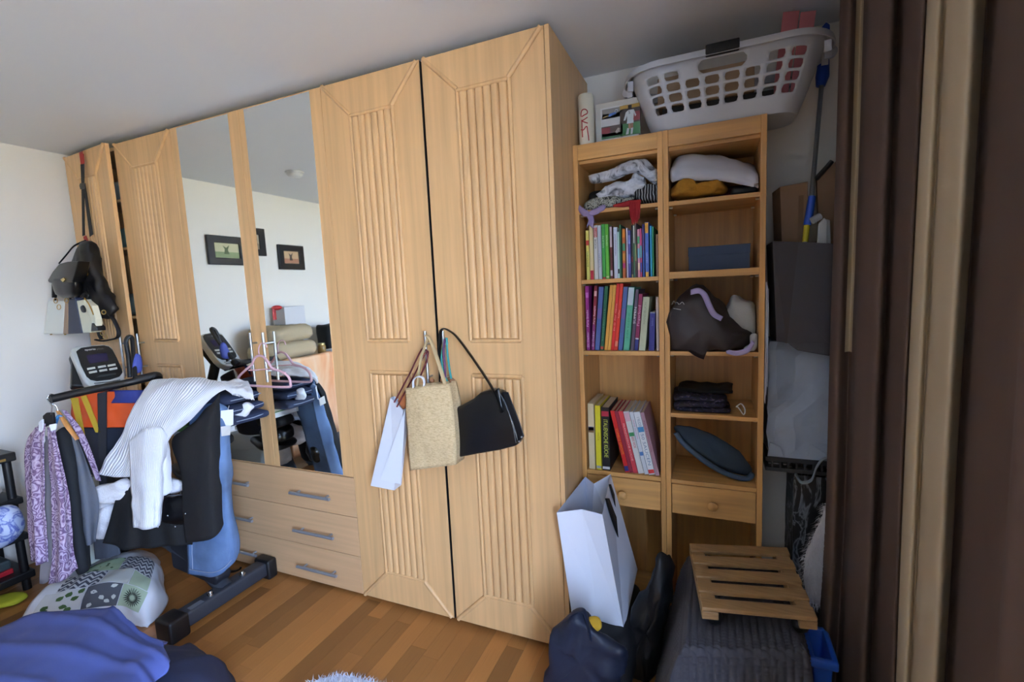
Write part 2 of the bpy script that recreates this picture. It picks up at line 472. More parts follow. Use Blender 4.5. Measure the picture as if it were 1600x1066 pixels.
# ------------------------------------------------------------------ bookcases
YK = .2533
def bookcase(x0, x1, shelves, label):
    t = thing('bookcase', label, 'bookcase', ((x0 + x1) / 2, .4, 0), 'pine bookcases')
    th = .019; yb = YB - .004; zt = 1.9706
    for a in (x0, x1 - th): mk('side_panel', G().box((a, YK, 0), (a + th, yb, zt)), PINE, t, bev=.0015)
    xa, xb = x0 + th, x1 - th
    mk('top_rail', G().box((xa, YK + .003, 1.912), (xb, YK + .02, zt)), PINEH, t, bev=.001)
    mk('top_panel', G().box((xa, YK + .02, 1.90), (xb, yb, 1.915)), PINEH, t)
    mk('back_panel', G().box((xa, yb - .006, .02), (xb, yb, 1.90)), PINE, t)
    for z, h in shelves:
        s = mk('shelf', G().box((xa, YK + .004, z - h), (xb, yb - .006, z)), PINEH, t, bev=.001)
        for px in (xa, xb):
            sg = 1 if px == xa else -1
            for py in (YK + .03, yb - .05): mk('shelf_pin', G().tube([(px, py, z - h - .004), (px + sg * .012, py, z - h - .004)], .004, 8), STEEL, t)
    mk('bottom_panel', G().box((xa, YK + .01, .04), (xb, yb - .006, .058)), PINEH, t)
    dr = mk('drawer', G().box((xa + .002, YK + .001, .508), (xb - .002, YK + .019, .628)), PINEH, t, bev=.0015)
    xm = (xa + xb) / 2
    mk('knob', G().lathe([(.008, 0), (.007, .008), (.016, .013), (.018, .02), (.013, .026), (.0, .028)], (xm, YK + .001, .562), (0, -1, 0), 20), PINE, dr, smooth=True)
    mk('drawer_box', G().box((xa + .012, YK + .019, .515), (xb - .012, yb - .03, .6)), PINEH, dr)
    return t
SH1 = [(1.718, .015), (1.444, .016), (1.155, .017), (.648, .017)]
SH2 = [(1.716, .016), (1.457, .025), (1.156, .016), (.914, .016), (.646, .016)]
B1x0, B1x1, B2x0, B2x1 = .0148, .3530, .3540, .6925
bookcase(B1x0, B1x1, SH1, 'pine bookcase full of books beside the wardrobe')
bookcase(B2x0, B2x1, SH2, 'pine bookcase of folded cloth and bags under the laundry basket')

# ------------------------------------------------------------------ books
PAGES = mat('book_pages', '#cfc4ab', .9)
def bcol(h): return mat('cover_' + h.strip('#'), h, .45, spec=.4)
def book(x0, z, w, h, lean, col, label, group, dep=.19, yf=.272, bands=(), text=None, soft=False):
    """one book, spine to the front; lean in degrees, positive to the right"""
    a = math.radians(lean); ux = V((math.cos(a), 0, -math.sin(a))); uz = V((math.sin(a), 0, math.cos(a)))
    base = V((x0, yf, z)) + (V((0, 0, w * math.sin(a))) if a > 0 else V((0, 0, 0)))
    t = thing('book', label, 'book', base, group)
    P = lambda u, v, y: base + ux * u + uz * v + V((0, y, 0))
    ct = .0016 if not soft else .0006
    def bx(u0, u1, v0, v1, y0, y1): return [P(u0, v0, y0), P(u1, v0, y0), P(u1, v0, y1), P(u0, v0, y1), P(u0, v1, y0), P(u1, v1, y0), P(u1, v1, y1), P(u0, v1, y1)]
    # cover: one U-shaped shell
    g = G(); prof = [(0, dep), (0, 0), (w, 0), (w, dep), (w - ct, dep), (w - ct, ct), (ct, ct), (ct, dep)]
    lo = [P(u, 0, y) for u, y in prof]; hi = [P(u, h, y) for u, y in prof]; k = 8
    g.add(lo + hi, [(i, (i + 1) % k, (i + 1) % k + k, i + k) for i in range(k)] + [(0, 1, 6, 7), (1, 2, 5, 6), (2, 3, 4, 5), (8, 15, 14, 9), (9, 14, 13, 10), (10, 13, 12, 11)])
    c = mk('cover', g, bcol(col), t)
    mk('pages', G().hexa(bx(ct, w - ct, .002, h - .002, ct, dep - .003)), PAGES, t)
    for v0, v1, bc in bands:
        mk('spine_band', G().hexa(bx(w * .04, w * .96, v0 * h, v1 * h, -.0005, .0002)), bcol(bc), c)
    for s, vc, ln, tc, down, sz in (text or ()):
        cc = P(w * .5, vc * h, -.0007)
        letters(c, s, cc, -uz if down else uz, ux if down else -ux, bcol(tc), size=sz * w, length=ln * h)
    return t

g1 = 'magazines and books on the second shelf'
row2 = [  # left px at foot, right px, top px, colour, bands, text, label
 (917.0, 921.6, 360, '#d9cf6a', [(.70, .80, '#b02a24')], [('KOCHEN', .42, .3, '#4a6a30', False, .7)], 'pale yellow book with a red band, first on the second shelf'),
 (922.6, 928.0, 352, '#dfcf9a', [(.0, .17, '#b32236')], None, 'cream book with a dark red foot, second on the second shelf'),
 (929.3, 934.8, 352, '#cfd0cc', [(.78, .96, '#b85350')], [('REZEPTE', .86, .2, '#e8e4dc', False, .6), ('KÜCHE', .66, .17, '#2a2a2a', False, .7)], 'grey-white book with red lettering below its top'),
 (935.6, 940.6, 352, '#bcc2cc', [], [('BACKEN', .35, .25, '#7a8090', False, .6)], 'pale blue-grey book beside two green ones'),
 (941.6, 946.6, 350, '#3e9a45', [(.0, .035, '#a33')], [('SALATE', .68, .22, '#bfe0b8', False, .6)], 'dark green thin book, first of the two green neighbours'),
 (947.2, 952.0, 350, '#62b53e', [(.02, .05, '#cfd8a0')], [('GEMÜSE', .70, .2, '#dcf0cc', False, .6)], 'bright green thin book, second of the two green neighbours'),
 (954.0, 957.6, 353, '#5a2328', [(.05, .16, '#c9c4cc'), (.6, .98, '#c8bcc0')], None, 'maroon booklet with a white label near its foot'),
 (960.0, 965.4, 355, '#ccd2e2', [], [('HAUSMANNSKOST', .66, .42, '#54586a', False, .5)], 'white book with grey lettering, right of the maroon booklet'),
 (965.8, 968.4, 362, '#bfe0dc', [(.1, .2, '#20302e')], None, 'thin mint booklet in the middle of the second shelf'),
 (968.8, 971.4, 351, '#2e6a4c', [], None, 'thin dark green booklet in the middle of the second shelf'),
 (973.4, 977.6, 357, '#b8612e', [(.2, .3, '#a02a6a'), (.35, .5, '#c58a3a'), (.55, .7, '#4a9a70'), (.82, .98, '#d98a2a')], None, 'orange magazine with many coloured patches on its spine'),
 (979.6, 981.6, 356, '#d9cfe0', [], None, 'thin lilac-white magazine right of the orange one'),
 (982.2, 986.0, 360, '#4c4a92', [(.3, .5, '#7478c0'), (.72, .9, '#8a8fd0')], None, 'violet magazine with lighter violet stripes'),
 (987.4, 989.6, 352, '#34383a', [(.0, .06, '#c8b878'), (.3, .4, '#7a2a3a')], None, 'dark charcoal magazine with a tan foot'),
 (990.4, 992.4, 351, '#4a7a5c', [(.65, .98, '#d8dcd0')], None, 'thin grey-green magazine with a white head'),
 (993.0, 995.0, 348, '#6a5a56', [(.3, .6, '#9aa070')], None, 'thin brown magazine behind the white-headed one'),
 (996.8, 1000.2, 358, '#d48fa0', [(.15, .3, '#e8d0b0'), (.4, .6, '#7ab8c8'), (.7, .85, '#4a9a6a')], None, 'pink magazine with turquoise and green patches'),
 (1000.9, 1003.4, 357, '#c84a7a', [(.1, .3, '#4a4a9a'), (.4, .65, '#5ab0b8')], None, 'magenta magazine with violet foot'),
 (1004.6, 1007.4, 350, '#4a3f7a', [(.0, .5, '#32509a')], None, 'narrow violet and blue magazine near the blue folders'),
 (1008.8, 1014.0, 347, '#4664b0', [(.0, .09, '#c9962e'), (.8, .99, '#d99a2c')], [('ORDNER', .35, .2, '#b8c4e4', False, .5)], 'blue folder with orange head and foot'),
 (1016.4, 1019.2, 353, '#2f9ac8', [], None, 'bright light blue thin book at the end of the second shelf'),
 (1020.0, 1021.4, 354, '#3a8a5a', [], None, 'very thin green booklet after the light blue book'),
 (1025.6, 1029.0, 366, '#8a6a58', [], None, 'brown book standing against the end of the second shelf'),
]
zs = 1.4445; prevx = B1x0 + .0195
YS = .272
for p0, p1, top, col, bands, text, label in row2:
    a = at(p0, 432, y=YS); b = at(p1, 432, y=YS); c = at((p0 + p1) / 2, top, y=YS)
    x0 = max(a.x, prevx + .0004); wd = max(.004, b.x - x0)
    if x0 + wd > B1x1 - .0195: wd = B1x1 - .0195 - x0
    book(x0, zs, wd, min(c.z - zs, .25), 0, col, label, g1, dep=.2 + .01 * (len(bands) % 3), bands=bands, text=text, soft=wd < .008)
    prevx = x0 + wd
g2 = 'cookbooks on the third shelf'
row3 = [
 (917.0, 922.0, 447, 0, '#8c2a7c', [(.82, .9, '#c070b8')], [('Party Snacks', .5, .26, '#f0d8ee', False, .8), ('Dr.Oetker', .17, .24, '#f0d8ee', False, .8)], 'magenta slim cookbook, first on the third shelf'),
 (924.0, 928.5, 447, 4.2, '#7c1f30', [(.84, .92, '#d8a8a8'), (.0, .4, '#7a2a6c')], [('Party Rezepte', .55, .28, '#f0d8ee', False, .8), ('Dr.Oetker', .18, .24, '#f0d8ee', False, .8)], 'dark red and magenta slim cookbook, second on the third shelf'),
 (929.6, 936.6, 449, 5.2, '#4a5f98', [(.5, .66, '#6a5a98')], None, 'first slate blue book, left of the dark green one'),
 (938.0, 943.0, 448, 5.4, '#15573c', [(.02, .06, '#b04a38')], [('REISGERICHTE', .4, .5, '#6fae86', False, .5)], 'dark green book with a small red mark at its foot'),
 (944.4, 949.2, 446, 6.2, '#d59a40', [], None, 'first of two ochre yellow books on the third shelf'),
 (949.6, 954.0, 446, 6.2, '#d99e44', [], None, 'second of two ochre yellow books on the third shelf'),
 (954.6, 959.4, 444, 6.2, '#c8231f', [], [('Für Gäste', .58, .25, '#f0b0a0', False, .6), ('Dr.O', .36, .12, '#f0b0a0', False, .6)], 'first of two bright red books on the third shelf'),
 (959.8, 964.6, 444, 6.2, '#d0341f', [(.06, .14, '#e0826a')], [('Kuchen', .55, .12, '#f0b0a0', False, .6)], 'second of two bright red books, next to the second slate blue one'),
 (966.0, 972.4, 449, 6.0, '#4a5f98', [(.5, .66, '#6a5a98')], None, 'second slate blue book, right of the red ones'),
 (974.0, 983.0, 450, 5.8, '#57a98a', [(.72, .995, '#c3d2da')], [('DER KLEINE', .4, .4, '#2e7a60', False, .35)], 'mint green book with a pale blue-white upper third'),
 (985.4, 990.0, 453, 5.6, '#5c5060', [], [('SUPPEN', .58, .27, '#f2f0f0', False, 1.0)], 'grey book with large white lettering on its spine'),
 (991.0, 996.6, 460, 5.6, '#85274f', [(.0, .2, '#26337c'), (.2, .225, '#d8d8e0')], [('Fingerfood', .62, .36, '#e8a8c4', False, 1.0)], 'wine red book with blue foot and pink script'),
 (998.2, 1008.0, 465, 5.4, '#b9bd9f', [], [('HANDBUCH', .7, .4, '#8a8c74', False, .5)], 'broad pale sage green book on the third shelf'),
 (1013.6, 1022.0, 488, 2.5, '#33327c', [(.97, 1.0, '#a8a8b0')], [('Lexikon', .75, .2, '#7a86c0', False, .5)], 'short dark blue book near the right side panel'),
 (1025.8, 1030.0, 464, 0, '#b7a49c', [], None, 'greyish pink book standing against the right side panel'),
]
zs = 1.1555; prevx = B1x0 + .0195
for p0, p1, top, lean, col, bands, text, label in row3:
    a = at(p0, 545, y=YS); b = at(p1, 545, y=YS); c = at((p0 + p1) / 2, top, y=YS)
    x0 = max(a.x, prevx + .0006); wd = b.x - x0
    if lean == 0 and x0 + wd > B1x1 - .0195: wd = B1x1 - .0195 - x0
    h = (c.z - zs) / math.cos(math.radians(lean))
    book(x0, zs, wd * math.cos(math.radians(lean)), h, lean, col, label, g2, bands=bands, text=text)
    prevx = b.x if b.x > prevx else prevx + .004
g3 = 'cookbooks on the shelf above the drawer'
row5 = [
 (921.0, 930.0, 631, 0, '#d8c79f', [(.56, .64, '#8a6a4a'), (.59, .65, '#5a5f80')], None, 'cream book with a small blue bowl on its spine'),
 (932.2, 940.0, 634, 0, '#ddcf2e', [(.02, .06, '#9aa0a8')], [('PASTA', .52, .12, '#b08a20', True, .6)], 'yellow book between the cream and the black one'),
 (941.6, 953.6, 637, 0, '#17171a', [(.02, .06, '#d8d8d8'), (.86, .94, '#b02a44')], [('ITALIENISCHE KÜCHE', .51, .6, '#d8e060', True, .75)], 'black cookbook with tall yellow lettering'),
]
zs = .6485; prevx = B1x0 + .0195; YS5 = .268
for p0, p1, top, lean, col, bands, text, label in row5:
    a = at(p0, 735, y=YS5); b = at(p1, 735, y=YS5); c = at((p0 + p1) / 2, top, y=YS5)
    x0 = max(a.x, prevx + .0006)
    book(x0, zs, b.x - x0, c.z - zs, lean, col, label, g3, bands=bands, text=text, yf=YS5, dep=.2); prevx = b.x
bk = prevx
lean5 = [
 (977.0, 983.6, '#c41d1c', [(.02, .1, '#22347c')], [('SCHNELLE GERICHTE', .5, .42, '#f09030', True, .75)], 'bright red leaning book with orange lettering and blue foot'),
 (984.0, 989.4, '#8c2038', [], None, 'dark wine red leaning book'),
 (989.8, 997.0, '#c33a45', [], [('FRANZÖSISCHE KÜCHE', .5, .6, '#f0c0b8', True, .55)], 'rose red leaning book beside the wine red one'),
 (997.8, 1006.6, '#d3d3d0', [(.6, .66, '#3a8a52'), (.84, .98, '#d0a8b4')], [('REIS WOK', .5, .18, '#c03848', True, .7)], 'white leaning book with a green square and red words'),
 (1007.4, 1013.4, '#c9d0d8', [(.3, .36, '#4a78b8')], [('FEINE SAUCEN', .72, .3, '#c07088', True, .5)], 'narrow pale grey leaning book between two white ones'),
 (1014.0, 1024.0, '#d9dde0', [(.02, .08, '#c03030'), (.68, .76, '#3f88c0')], [('1 NUDEL', .84, .16, '#6a86a0', True, .7), ('50 SAUCEN', .4, .5, '#6a86a0', True, .7)], 'broad white leaning book with blue lettering'),
 (1024.6, 1030.6, '#a98490', [], [('KÜCHE INTERNATIONAL', .62, .5, '#704a58', True, .5)], 'dusty pink leaning book at the right end'),
]
LN = -12.5; prevx = None
for p0, p1, col, bands, text, label in lean5:
    a = at(p0, 741, y=YS5); b = at(p1, 741, y=YS5)
    x0 = a.x if prevx is None else max(a.x, prevx + .0006)
    ca = math.cos(math.radians(LN))
    book(x0, zs, (b.x - x0) * ca, .262, LN, col, label, g3, bands=bands, text=text, yf=YS5, dep=.2); prevx = b.x

# ------------------------------------------------------------------ things in the bookcases
def px(pts, **k): return [at(a, b, **k) for a, b in pts]
def cushion(name, a, b, m, parent=None, r=.02, seg=4, wr=0, ws=9, seed=0, label=None, n=(10, 6, 3), top=None):
    """soft box between corners a and b (folded cloth), rounded edges and wrinkles"""
    bm = bmesh.new(); bmesh.ops.create_cube(bm, size=1)
    bmesh.ops.subdivide_edges(bm, edges=bm.edges, cuts=9, use_grid_fill=True)
    a = V(a); b = V(b); c = (a + b) / 2; h = (b - a) / 2; sd = V((seed, seed * 2.1, 0))
    r = min(r, h.x * .95, h.y * .95, h.z * .98)
    for v in bm.verts:
        q = V((v.co.x * 2 * h.x, v.co.y * 2 * h.y, v.co.z * 2 * h.z))
        k = V([max(-(h[i] - r), min(h[i] - r, q[i])) for i in range(3)])
        d = q - k
        if d.length > 1e-9: q = k + d.normalized() * min(r, max(abs(d.x), abs(d.y), abs(d.z)))
        p = c + q
        if top and q.z > 0: p.z += top((q.x / h.x + 1) / 2, (q.y / h.y + 1) / 2) * (q.z / h.z)
        if wr:
            lk = min(1, max(0, (q.z + h.z) / (2 * h.z) * 3))
            p += V((noise.noise(p * ws + sd), noise.noise(p * ws + sd + V((7, 0, 0))), noise.noise(p * ws + sd + V((0, 7, 0))) )) * wr * lk
        v.co = p
    me = bpy.data.meshes.new(name); bm.to_mesh(me); bm.free(); me.materials.append(m)
    for p in me.polygons: p.use_smooth = True
    return link(name, me, parent, label=label)

def clampin(o, x0, x1, z0, z1, y1, yf=.2515):
    """keep a soft thing inside its shelf: whatever is behind the shelf edge stays above the board and between the sides"""
    for v in o.data.vertices:
        if v.co.y > yf - .004:
            v.co.z = min(max(v.co.z, z0), z1); v.co.x = min(max(v.co.x, x0), x1); v.co.y = min(v.co.y, y1)
    return o
SA = (B1x0 + .0215, B1x1 - .0215); SB = (B2x0 + .0215, B2x1 - .0215)

def pattern(name, build, rough=.85):
    """material whose colour is built by build(nodes, links, uv_output) -> colour socket"""
    if name in MATS: return MATS[name]
    m = bpy.data.materials.new(name); m.use_nodes = True
    n = m.node_tree.nodes; l = m.node_tree.links; b = n['Principled BSDF']; b.inputs['Roughness'].default_value = rough
    tc = n.new('ShaderNodeTexCoord')
    l.new(build(n, l, tc, b), b.inputs['Base Color'])
    MATS[name] = m
    return m
def node_ramp(n, l, fac, stops, const=False):
    r = n.new('ShaderNodeValToRGB'); e = r.color_ramp.elements
    if const: r.color_ramp.interpolation = 'CONSTANT'
    while len(e) < len(stops): e.new(.5)
    for el, (p, c) in zip(e, stops): el.position = p; el.color = lin(c)
    l.new(fac, r.inputs['Fac']); return r.outputs['Color']
def scaled(n, l, sock, sc, rot=(0, 0, 0)):
    mp = n.new('ShaderNodeMapping'); mp.inputs['Scale'].default_value = sc; mp.inputs['Rotation'].default_value = rot
    l.new(sock, mp.inputs['Vector']); return mp.outputs['Vector']
def nz_pat(stops, sc=30, src='Object', dist=1.0, const=False, stretch=(1, 1, 1), kind='noise'):
    def f(n, l, tc, b):
        if kind == 'noise':
            t = n.new('ShaderNodeTexNoise'); t.inputs['Scale'].default_value = sc; t.inputs['Detail'].default_value = 3; t.inputs['Distortion'].default_value = dist
            o = t.outputs['Fac']
        elif kind == 'wave':
            t = n.new('ShaderNodeTexWave'); t.inputs['Scale'].default_value = sc; t.inputs['Distortion'].default_value = dist; t.inputs['Detail'].default_value = 2
            o = t.outputs['Fac']
        else:
            t = n.new('ShaderNodeTexVoronoi'); t.inputs['Scale'].default_value = sc; o = t.outputs['Distance']
        l.new(scaled(n, l, tc.outputs[src], stretch), t.inputs['Vector'])
        return node_ramp(n, l, o, stops, const)
    return f

# top shelf of the first bookcase
Y0 = .285
MARBLE = pattern('grey_white_print', nz_pat([(.3, '#3a3c42'), (.45, '#b8bcc4'), (.6, '#d4d8de'), (.75, '#6a6e76')], 14, dist=2.5))
STRIPB = pattern('black_striped_cloth', nz_pat([(.0, '#111214'), (.8, '#16171a'), (.9, '#9aa0a4'), (1, '#b4bab8')], 30, kind='wave', dist=3))
FLORAL = pattern('black_white_floral', nz_pat([(.4, '#15171a'), (.5, '#b8b8a8'), (.58, '#1a1c20'), (.68, '#c4c4b8')], 55, dist=2))
z1 = 1.7185
tag(cushion('folded_cloth', (.055, .30, z1), (.325, .50, z1 + .085), BLACKC, r=.03, wr=.014, seed=4), 'black folded cloth at the bottom of the heap on the upper shelf', 'cloth')
ct = [[at(920, 276, y=.30), at(955, 266, y=.30), at(985, 252, y=.31), at(1006, 249, y=.32), at(1020, 262, y=.31), at(1029, 268, y=.31)],
      [at(922, 283, y=.285), at(958, 275, y=.28), at(985, 262, y=.285), at(1005, 262, y=.29), at(1018, 274, y=.29), at(1029, 282, y=.29)],
      [at(928, 286, y=.30), at(960, 280, y=.30), at(985, 270, y=.30), at(1004, 274, y=.30), at(1018, 284, y=.30), at(1029, 290, y=.30)]]
tag(sheet('blouse', ct, MARBLE, thick=.012, wr=.006, ws=20, seed=2, nu=30, nv=16), 'grey and white printed blouse lying on top of the black cloth', 'blouse')
tag(puff('scarf', px([(930, 306), (945, 296), (958, 292), (975, 286), (992, 275), (1005, 276), (1012, 288), (1002, 298), (985, 308), (960, 312), (940, 310)], y=.29), (0, -1, 0), MARBLE, front=.03, back=.03, wr=.022, ws=30, seed=6), 'crumpled grey-white scarf in front of the black cloth', 'scarf')
tag(puff('patterned_cloth', px([(912, 322), (920, 312), (950, 307), (975, 308), (992, 311), (975, 320), (945, 324), (918, 327)], y=.275), (0, -1, 0), FLORAL, front=.012, back=.03, wr=.008, ws=30, seed=8), 'black and white flower patterned cloth along the shelf edge', 'cloth')
tag(puff('striped_cloth', px([(990, 306), (998, 293), (1010, 287), (1024, 290), (1031, 296), (1031, 314), (1015, 316), (1000, 315)], y=.285), (0, -1, 0), STRIPB, front=.025, back=.05, wr=.006, ws=30, seed=9), 'black cloth with thin pale stripes beside the middle partition', 'cloth')
RED = mat('red_scarf', '#8a1218', .85, bump=.2, bscale=300)
t = thing('red_scarf', 'dark red scarf with its tassel hanging over the books', 'scarf', at(985, 322, y=.27))
mk('scarf_body', G().prism(px([(958, 320), (985, 313), (1002, 312), (1001, 321), (975, 324), (958, 324)], y=.2555), (0, -.008, 0)), RED, t, bev=.004)
g = G()
for k in range(12):
    a = at(984 + k * 1.4, 316, y=.2495); b = at(985.5 + k * 1.0 + (k % 3), 342 + (k * 7) % 11, y=.247)
    g.tube([a, a.lerp(b, .5) + V((.0015 * (k % 2), -.002, 0)), b], [.0032, .003, .0018], 5)
mk('tassel', g, RED, t, kind='stuff')
LIL = mat('lilac_ribbon', '#8c7ca4', .5)
t = thing('lilac_ribbon', 'lilac ribbon bow tied at the left end of the second shelf', 'ribbon', at(922, 330, y=.26))
for nm, pts in (('bow_wing', [(905, 321), (913, 326), (921, 331), (922, 337), (914, 339), (907, 335), (904, 329)]), ('bow_wing', [(921, 331), (930, 326), (944, 320), (946, 326), (938, 332), (928, 337), (921, 337)]), ('bow_tail', [(917, 336), (926, 336), (929, 345), (926, 358), (921, 352), (916, 358), (919, 345)])):
    puff(nm, px(pts, y=.247), (0, -1, 0), LIL, t, front=.006, back=.003, wr=.003, ws=60, seed=len(pts), n=28)
# top shelf of the second bookcase
z1 = 1.7165
WCL = mat('white_linen', '#c9cbd6', .85, bump=.08, bscale=120)
tag(puff('mustard_scarf', px([(1045, 309), (1046, 296), (1058, 283), (1075, 279), (1088, 290), (1100, 284), (1120, 282), (1134, 290), (1138, 297), (1120, 304), (1095, 306), (1070, 308)], y=.32), (0, -1, 0), mat('mustard_wool', '#b07b22', .95, bump=.5, bscale=90, var=.3, vscale=40), front=.05, back=.1, wr=.016, ws=22, seed=11), 'mustard yellow woolly scarf lying along the shelf edge', 'scarf')
tag(cushion('maroon_cloth', (.50, .36, z1), (.665, .52, z1 + .05), mat('maroon_cloth', '#4a1428', .9), r=.02, wr=.008, seed=3), 'maroon folded cloth between mustard scarf and white linen', 'cloth')
tag(cushion('black_cloth', (.585, .275, z1), (.668, .355, z1 + .028), BLACKC, r=.012, wr=.006, seed=13), 'small black folded cloth at the right end under the white linen', 'cloth')
ct = [[at(1057, 262, y=.48), at(1062, 245, y=.48), at(1110, 245, y=.48), at(1150, 254, y=.48), at(1186, 262, y=.48)],
      [at(1050, 265, y=.34), at(1066, 246, y=.34), at(1112, 246, y=.34), at(1150, 256, y=.34), at(1188, 272, y=.34)],
      [at(1047, 268, y=.30), at(1064, 263, y=.29), at(1110, 266, y=.29), at(1150, 268, y=.29), at(1189, 274, y=.285)],
      [at(1048, 276, y=.29), at(1064, 274, y=.28), at(1112, 275, y=.28), at(1150, 280, y=.28), at(1189, 288, y=.275)],
      [at(1052, 282, y=.30), at(1064, 280, y=.29), at(1112, 280, y=.29), at(1150, 285, y=.285), at(1186, 294, y=.28)]]
tag(sheet('folded_sheet', ct, WCL, thick=.014, wr=.006, ws=18, seed=5), 'white folded linen sheet on top of the mustard scarf', 'linen')
# navy box
a = at(1076, 422, y=.33); b = at(1172, 380, y=.33)
t = thing('storage_box', 'dark navy cardboard box alone on its shelf', 'box', ((a.x + b.x) / 2, .42, 1.4575))
NAVYB = mat('navy_card', '#2b3b56', .6)
mk('box_body', G().box((a.x, .33, 1.4575), (b.x, .49, b.z - .02)), NAVYB, t, bev=.001)
mk('lid', G().box((a.x - .0015, .3285, b.z - .035), (b.x + .0015, .4915, b.z)), NAVYB, t, bev=.001)
# brown bag with lilac strap, white cloth
t = thing('sports_bag', 'dark brown slack bag with a lilac strap hanging over its shelf', 'bag', (.5, .33, 1.157))
BRB = mat('brown_nylon', '#332b2c', .55, bump=.15, bscale=40)
puff('bag_body', px([(1047, 545), (1047, 500), (1050, 478), (1062, 464), (1082, 450), (1102, 452), (1118, 470), (1135, 492), (1160, 508), (1172, 520), (1165, 540), (1145, 545), (1120, 543), (1108, 558), (1085, 553), (1062, 548)], y=.30), (-.2, -1, 0), BRB, t, front=.075, back=.12, wr=.024, ws=14, seed=4)
LAV = mat('lavender_webbing', '#a99cc4', .7)
sheet('strap', [px([(1079, 453), (1092, 450), (1104, 458), (1112, 475), (1119, 488), (1130, 495)], y=.215), px([(1079, 461), (1092, 459), (1098, 466), (1104, 480), (1112, 494), (1126, 502)], y=.213)], LAV, t, nu=24, nv=3, thick=.003)
sheet('strap', [px([(1133, 545), (1150, 548), (1165, 544), (1175, 532)], y=.238), px([(1135, 553), (1152, 556), (1170, 551), (1180, 536)], y=.236)], LAV, t, nu=20, nv=3, thick=.003)
g = G()
for pts in ([(1050, 476), (1053, 470), (1055, 474), (1058, 472), (1061, 476), (1066, 472), (1069, 476)], [(1052, 482), (1064, 484)]):
    g.tube(spline(px(pts, y=.226), 12), .0012, 5)
mk('emblem', g, mat('pale_print', '#b8b8b4', .6), t, kind='stuff')
t = thing('white_towel', 'grey-white rolled towel behind the brown bag', 'towel', (.63, .36, 1.157))
TW = mat('grey_white_towel', '#b9bab8', .95, bump=.3, bscale=200)
puff('towel_roll', px([(1130, 490), (1136, 475), (1148, 462), (1160, 468), (1180, 478), (1181, 495), (1184, 520), (1172, 528), (1155, 505), (1140, 498)], y=.36), (-.2, -1, 0), TW, t, front=.05, back=.06, wr=.014, ws=22, seed=7)
puff('towel_tail', px([(1172, 525), (1182, 522), (1184, 535), (1178, 548), (1165, 552), (1163, 545), (1172, 540)], y=.27), (0, -1, 0), TW, t, front=.014, back=.014, wr=.004, ws=30, seed=8)
# dark patterned folded cloth with cord
NVP = pattern('navy_print', nz_pat([(.45, '#0e0e16'), (.6, '#1c1c44'), (.68, '#7a6a70'), (.74, '#16162c'), (.85, '#6a2420')], 22, dist=3, stretch=(1, 1, 3)))
t = thing('patterned_pouch', 'dark navy patterned folded cloth with a white cord', 'cloth', (.5, .33, .914))
for k, (a, b, c) in enumerate((((.388, .275, .9145), (.585, .45, .935), NVP), ((.382, .268, .936), (.565, .44, .957), NVP), ((.375, .28, .958), (.57, .46, .978), NVP), ((.40, .33, .979), (.60, .5, .996), BLACKC))):
    cushion('fold', a, b, c, t, r=.012, wr=.014, ws=16, seed=k + 20)
mk('cord', G().tube(spline(px([(1150, 636), (1158, 631), (1164, 640), (1162, 648), (1156, 640), (1151, 634)], y=.262), 24), .0022, 6), mat('white_cord', '#d0d0d0', .8), t, smooth=True)
# blue-grey oval pouch (folded hat) leaning in the shelf
t = thing('folded_hat', 'blue-grey oval folded hat leaning on the lowest open shelf', 'hat', (.52, .36, .647))
BG = mat('blue_grey_cloth', '#2b3948', .85, bump=.25, bscale=120)
puff('crown', px([(1055, 668), (1066, 666), (1090, 671), (1120, 684), (1150, 703), (1170, 724), (1176, 738), (1168, 743), (1148, 740), (1120, 728), (1092, 710), (1068, 690), (1057, 676)], y=.34), (-.3, -.8, .75), BG, t, front=.04, back=.02, wr=.006, ws=20, seed=2)
mk('brim', G().tube(spline(px([(1056, 676), (1068, 693), (1092, 714), (1120, 733), (1148, 745), (1168, 748), (1177, 740)], y=.31), 26), .011, 8), mat('blue_piping', '#3e5268', .7), t, smooth=True)

def clamp_tree(o, *a):
    for q in [o] + list(o.children_recursive):
        if q.type == 'MESH': clampin(q, *a)
for nm, sx, z0, z1 in (('blouse', (SA[0] + .008, SA[1] - .008), 1.7285, 1.89), ('scarf', SA, 1.7205, 1.89), ('patterned_cloth', SA, 1.7205, 1.89), ('striped_cloth', SA, 1.7205, 1.89), ('folded_cloth', SA, 1.7195, 1.89),
                       ('mustard_scarf', SB, 1.7185, 1.89), ('folded_sheet', (SB[0] + .008, SB[1] - .008), 1.73, 1.89), ('sports_bag', SB, 1.159, 1.42), ('white_towel', SB, 1.159, 1.42), ('patterned_pouch', SB, .9155, 1.13), ('folded_hat', SB, .648, .89)):
    clamp_tree(bpy.data.objects[nm], sx[0], sx[1], z0, z1, .53)

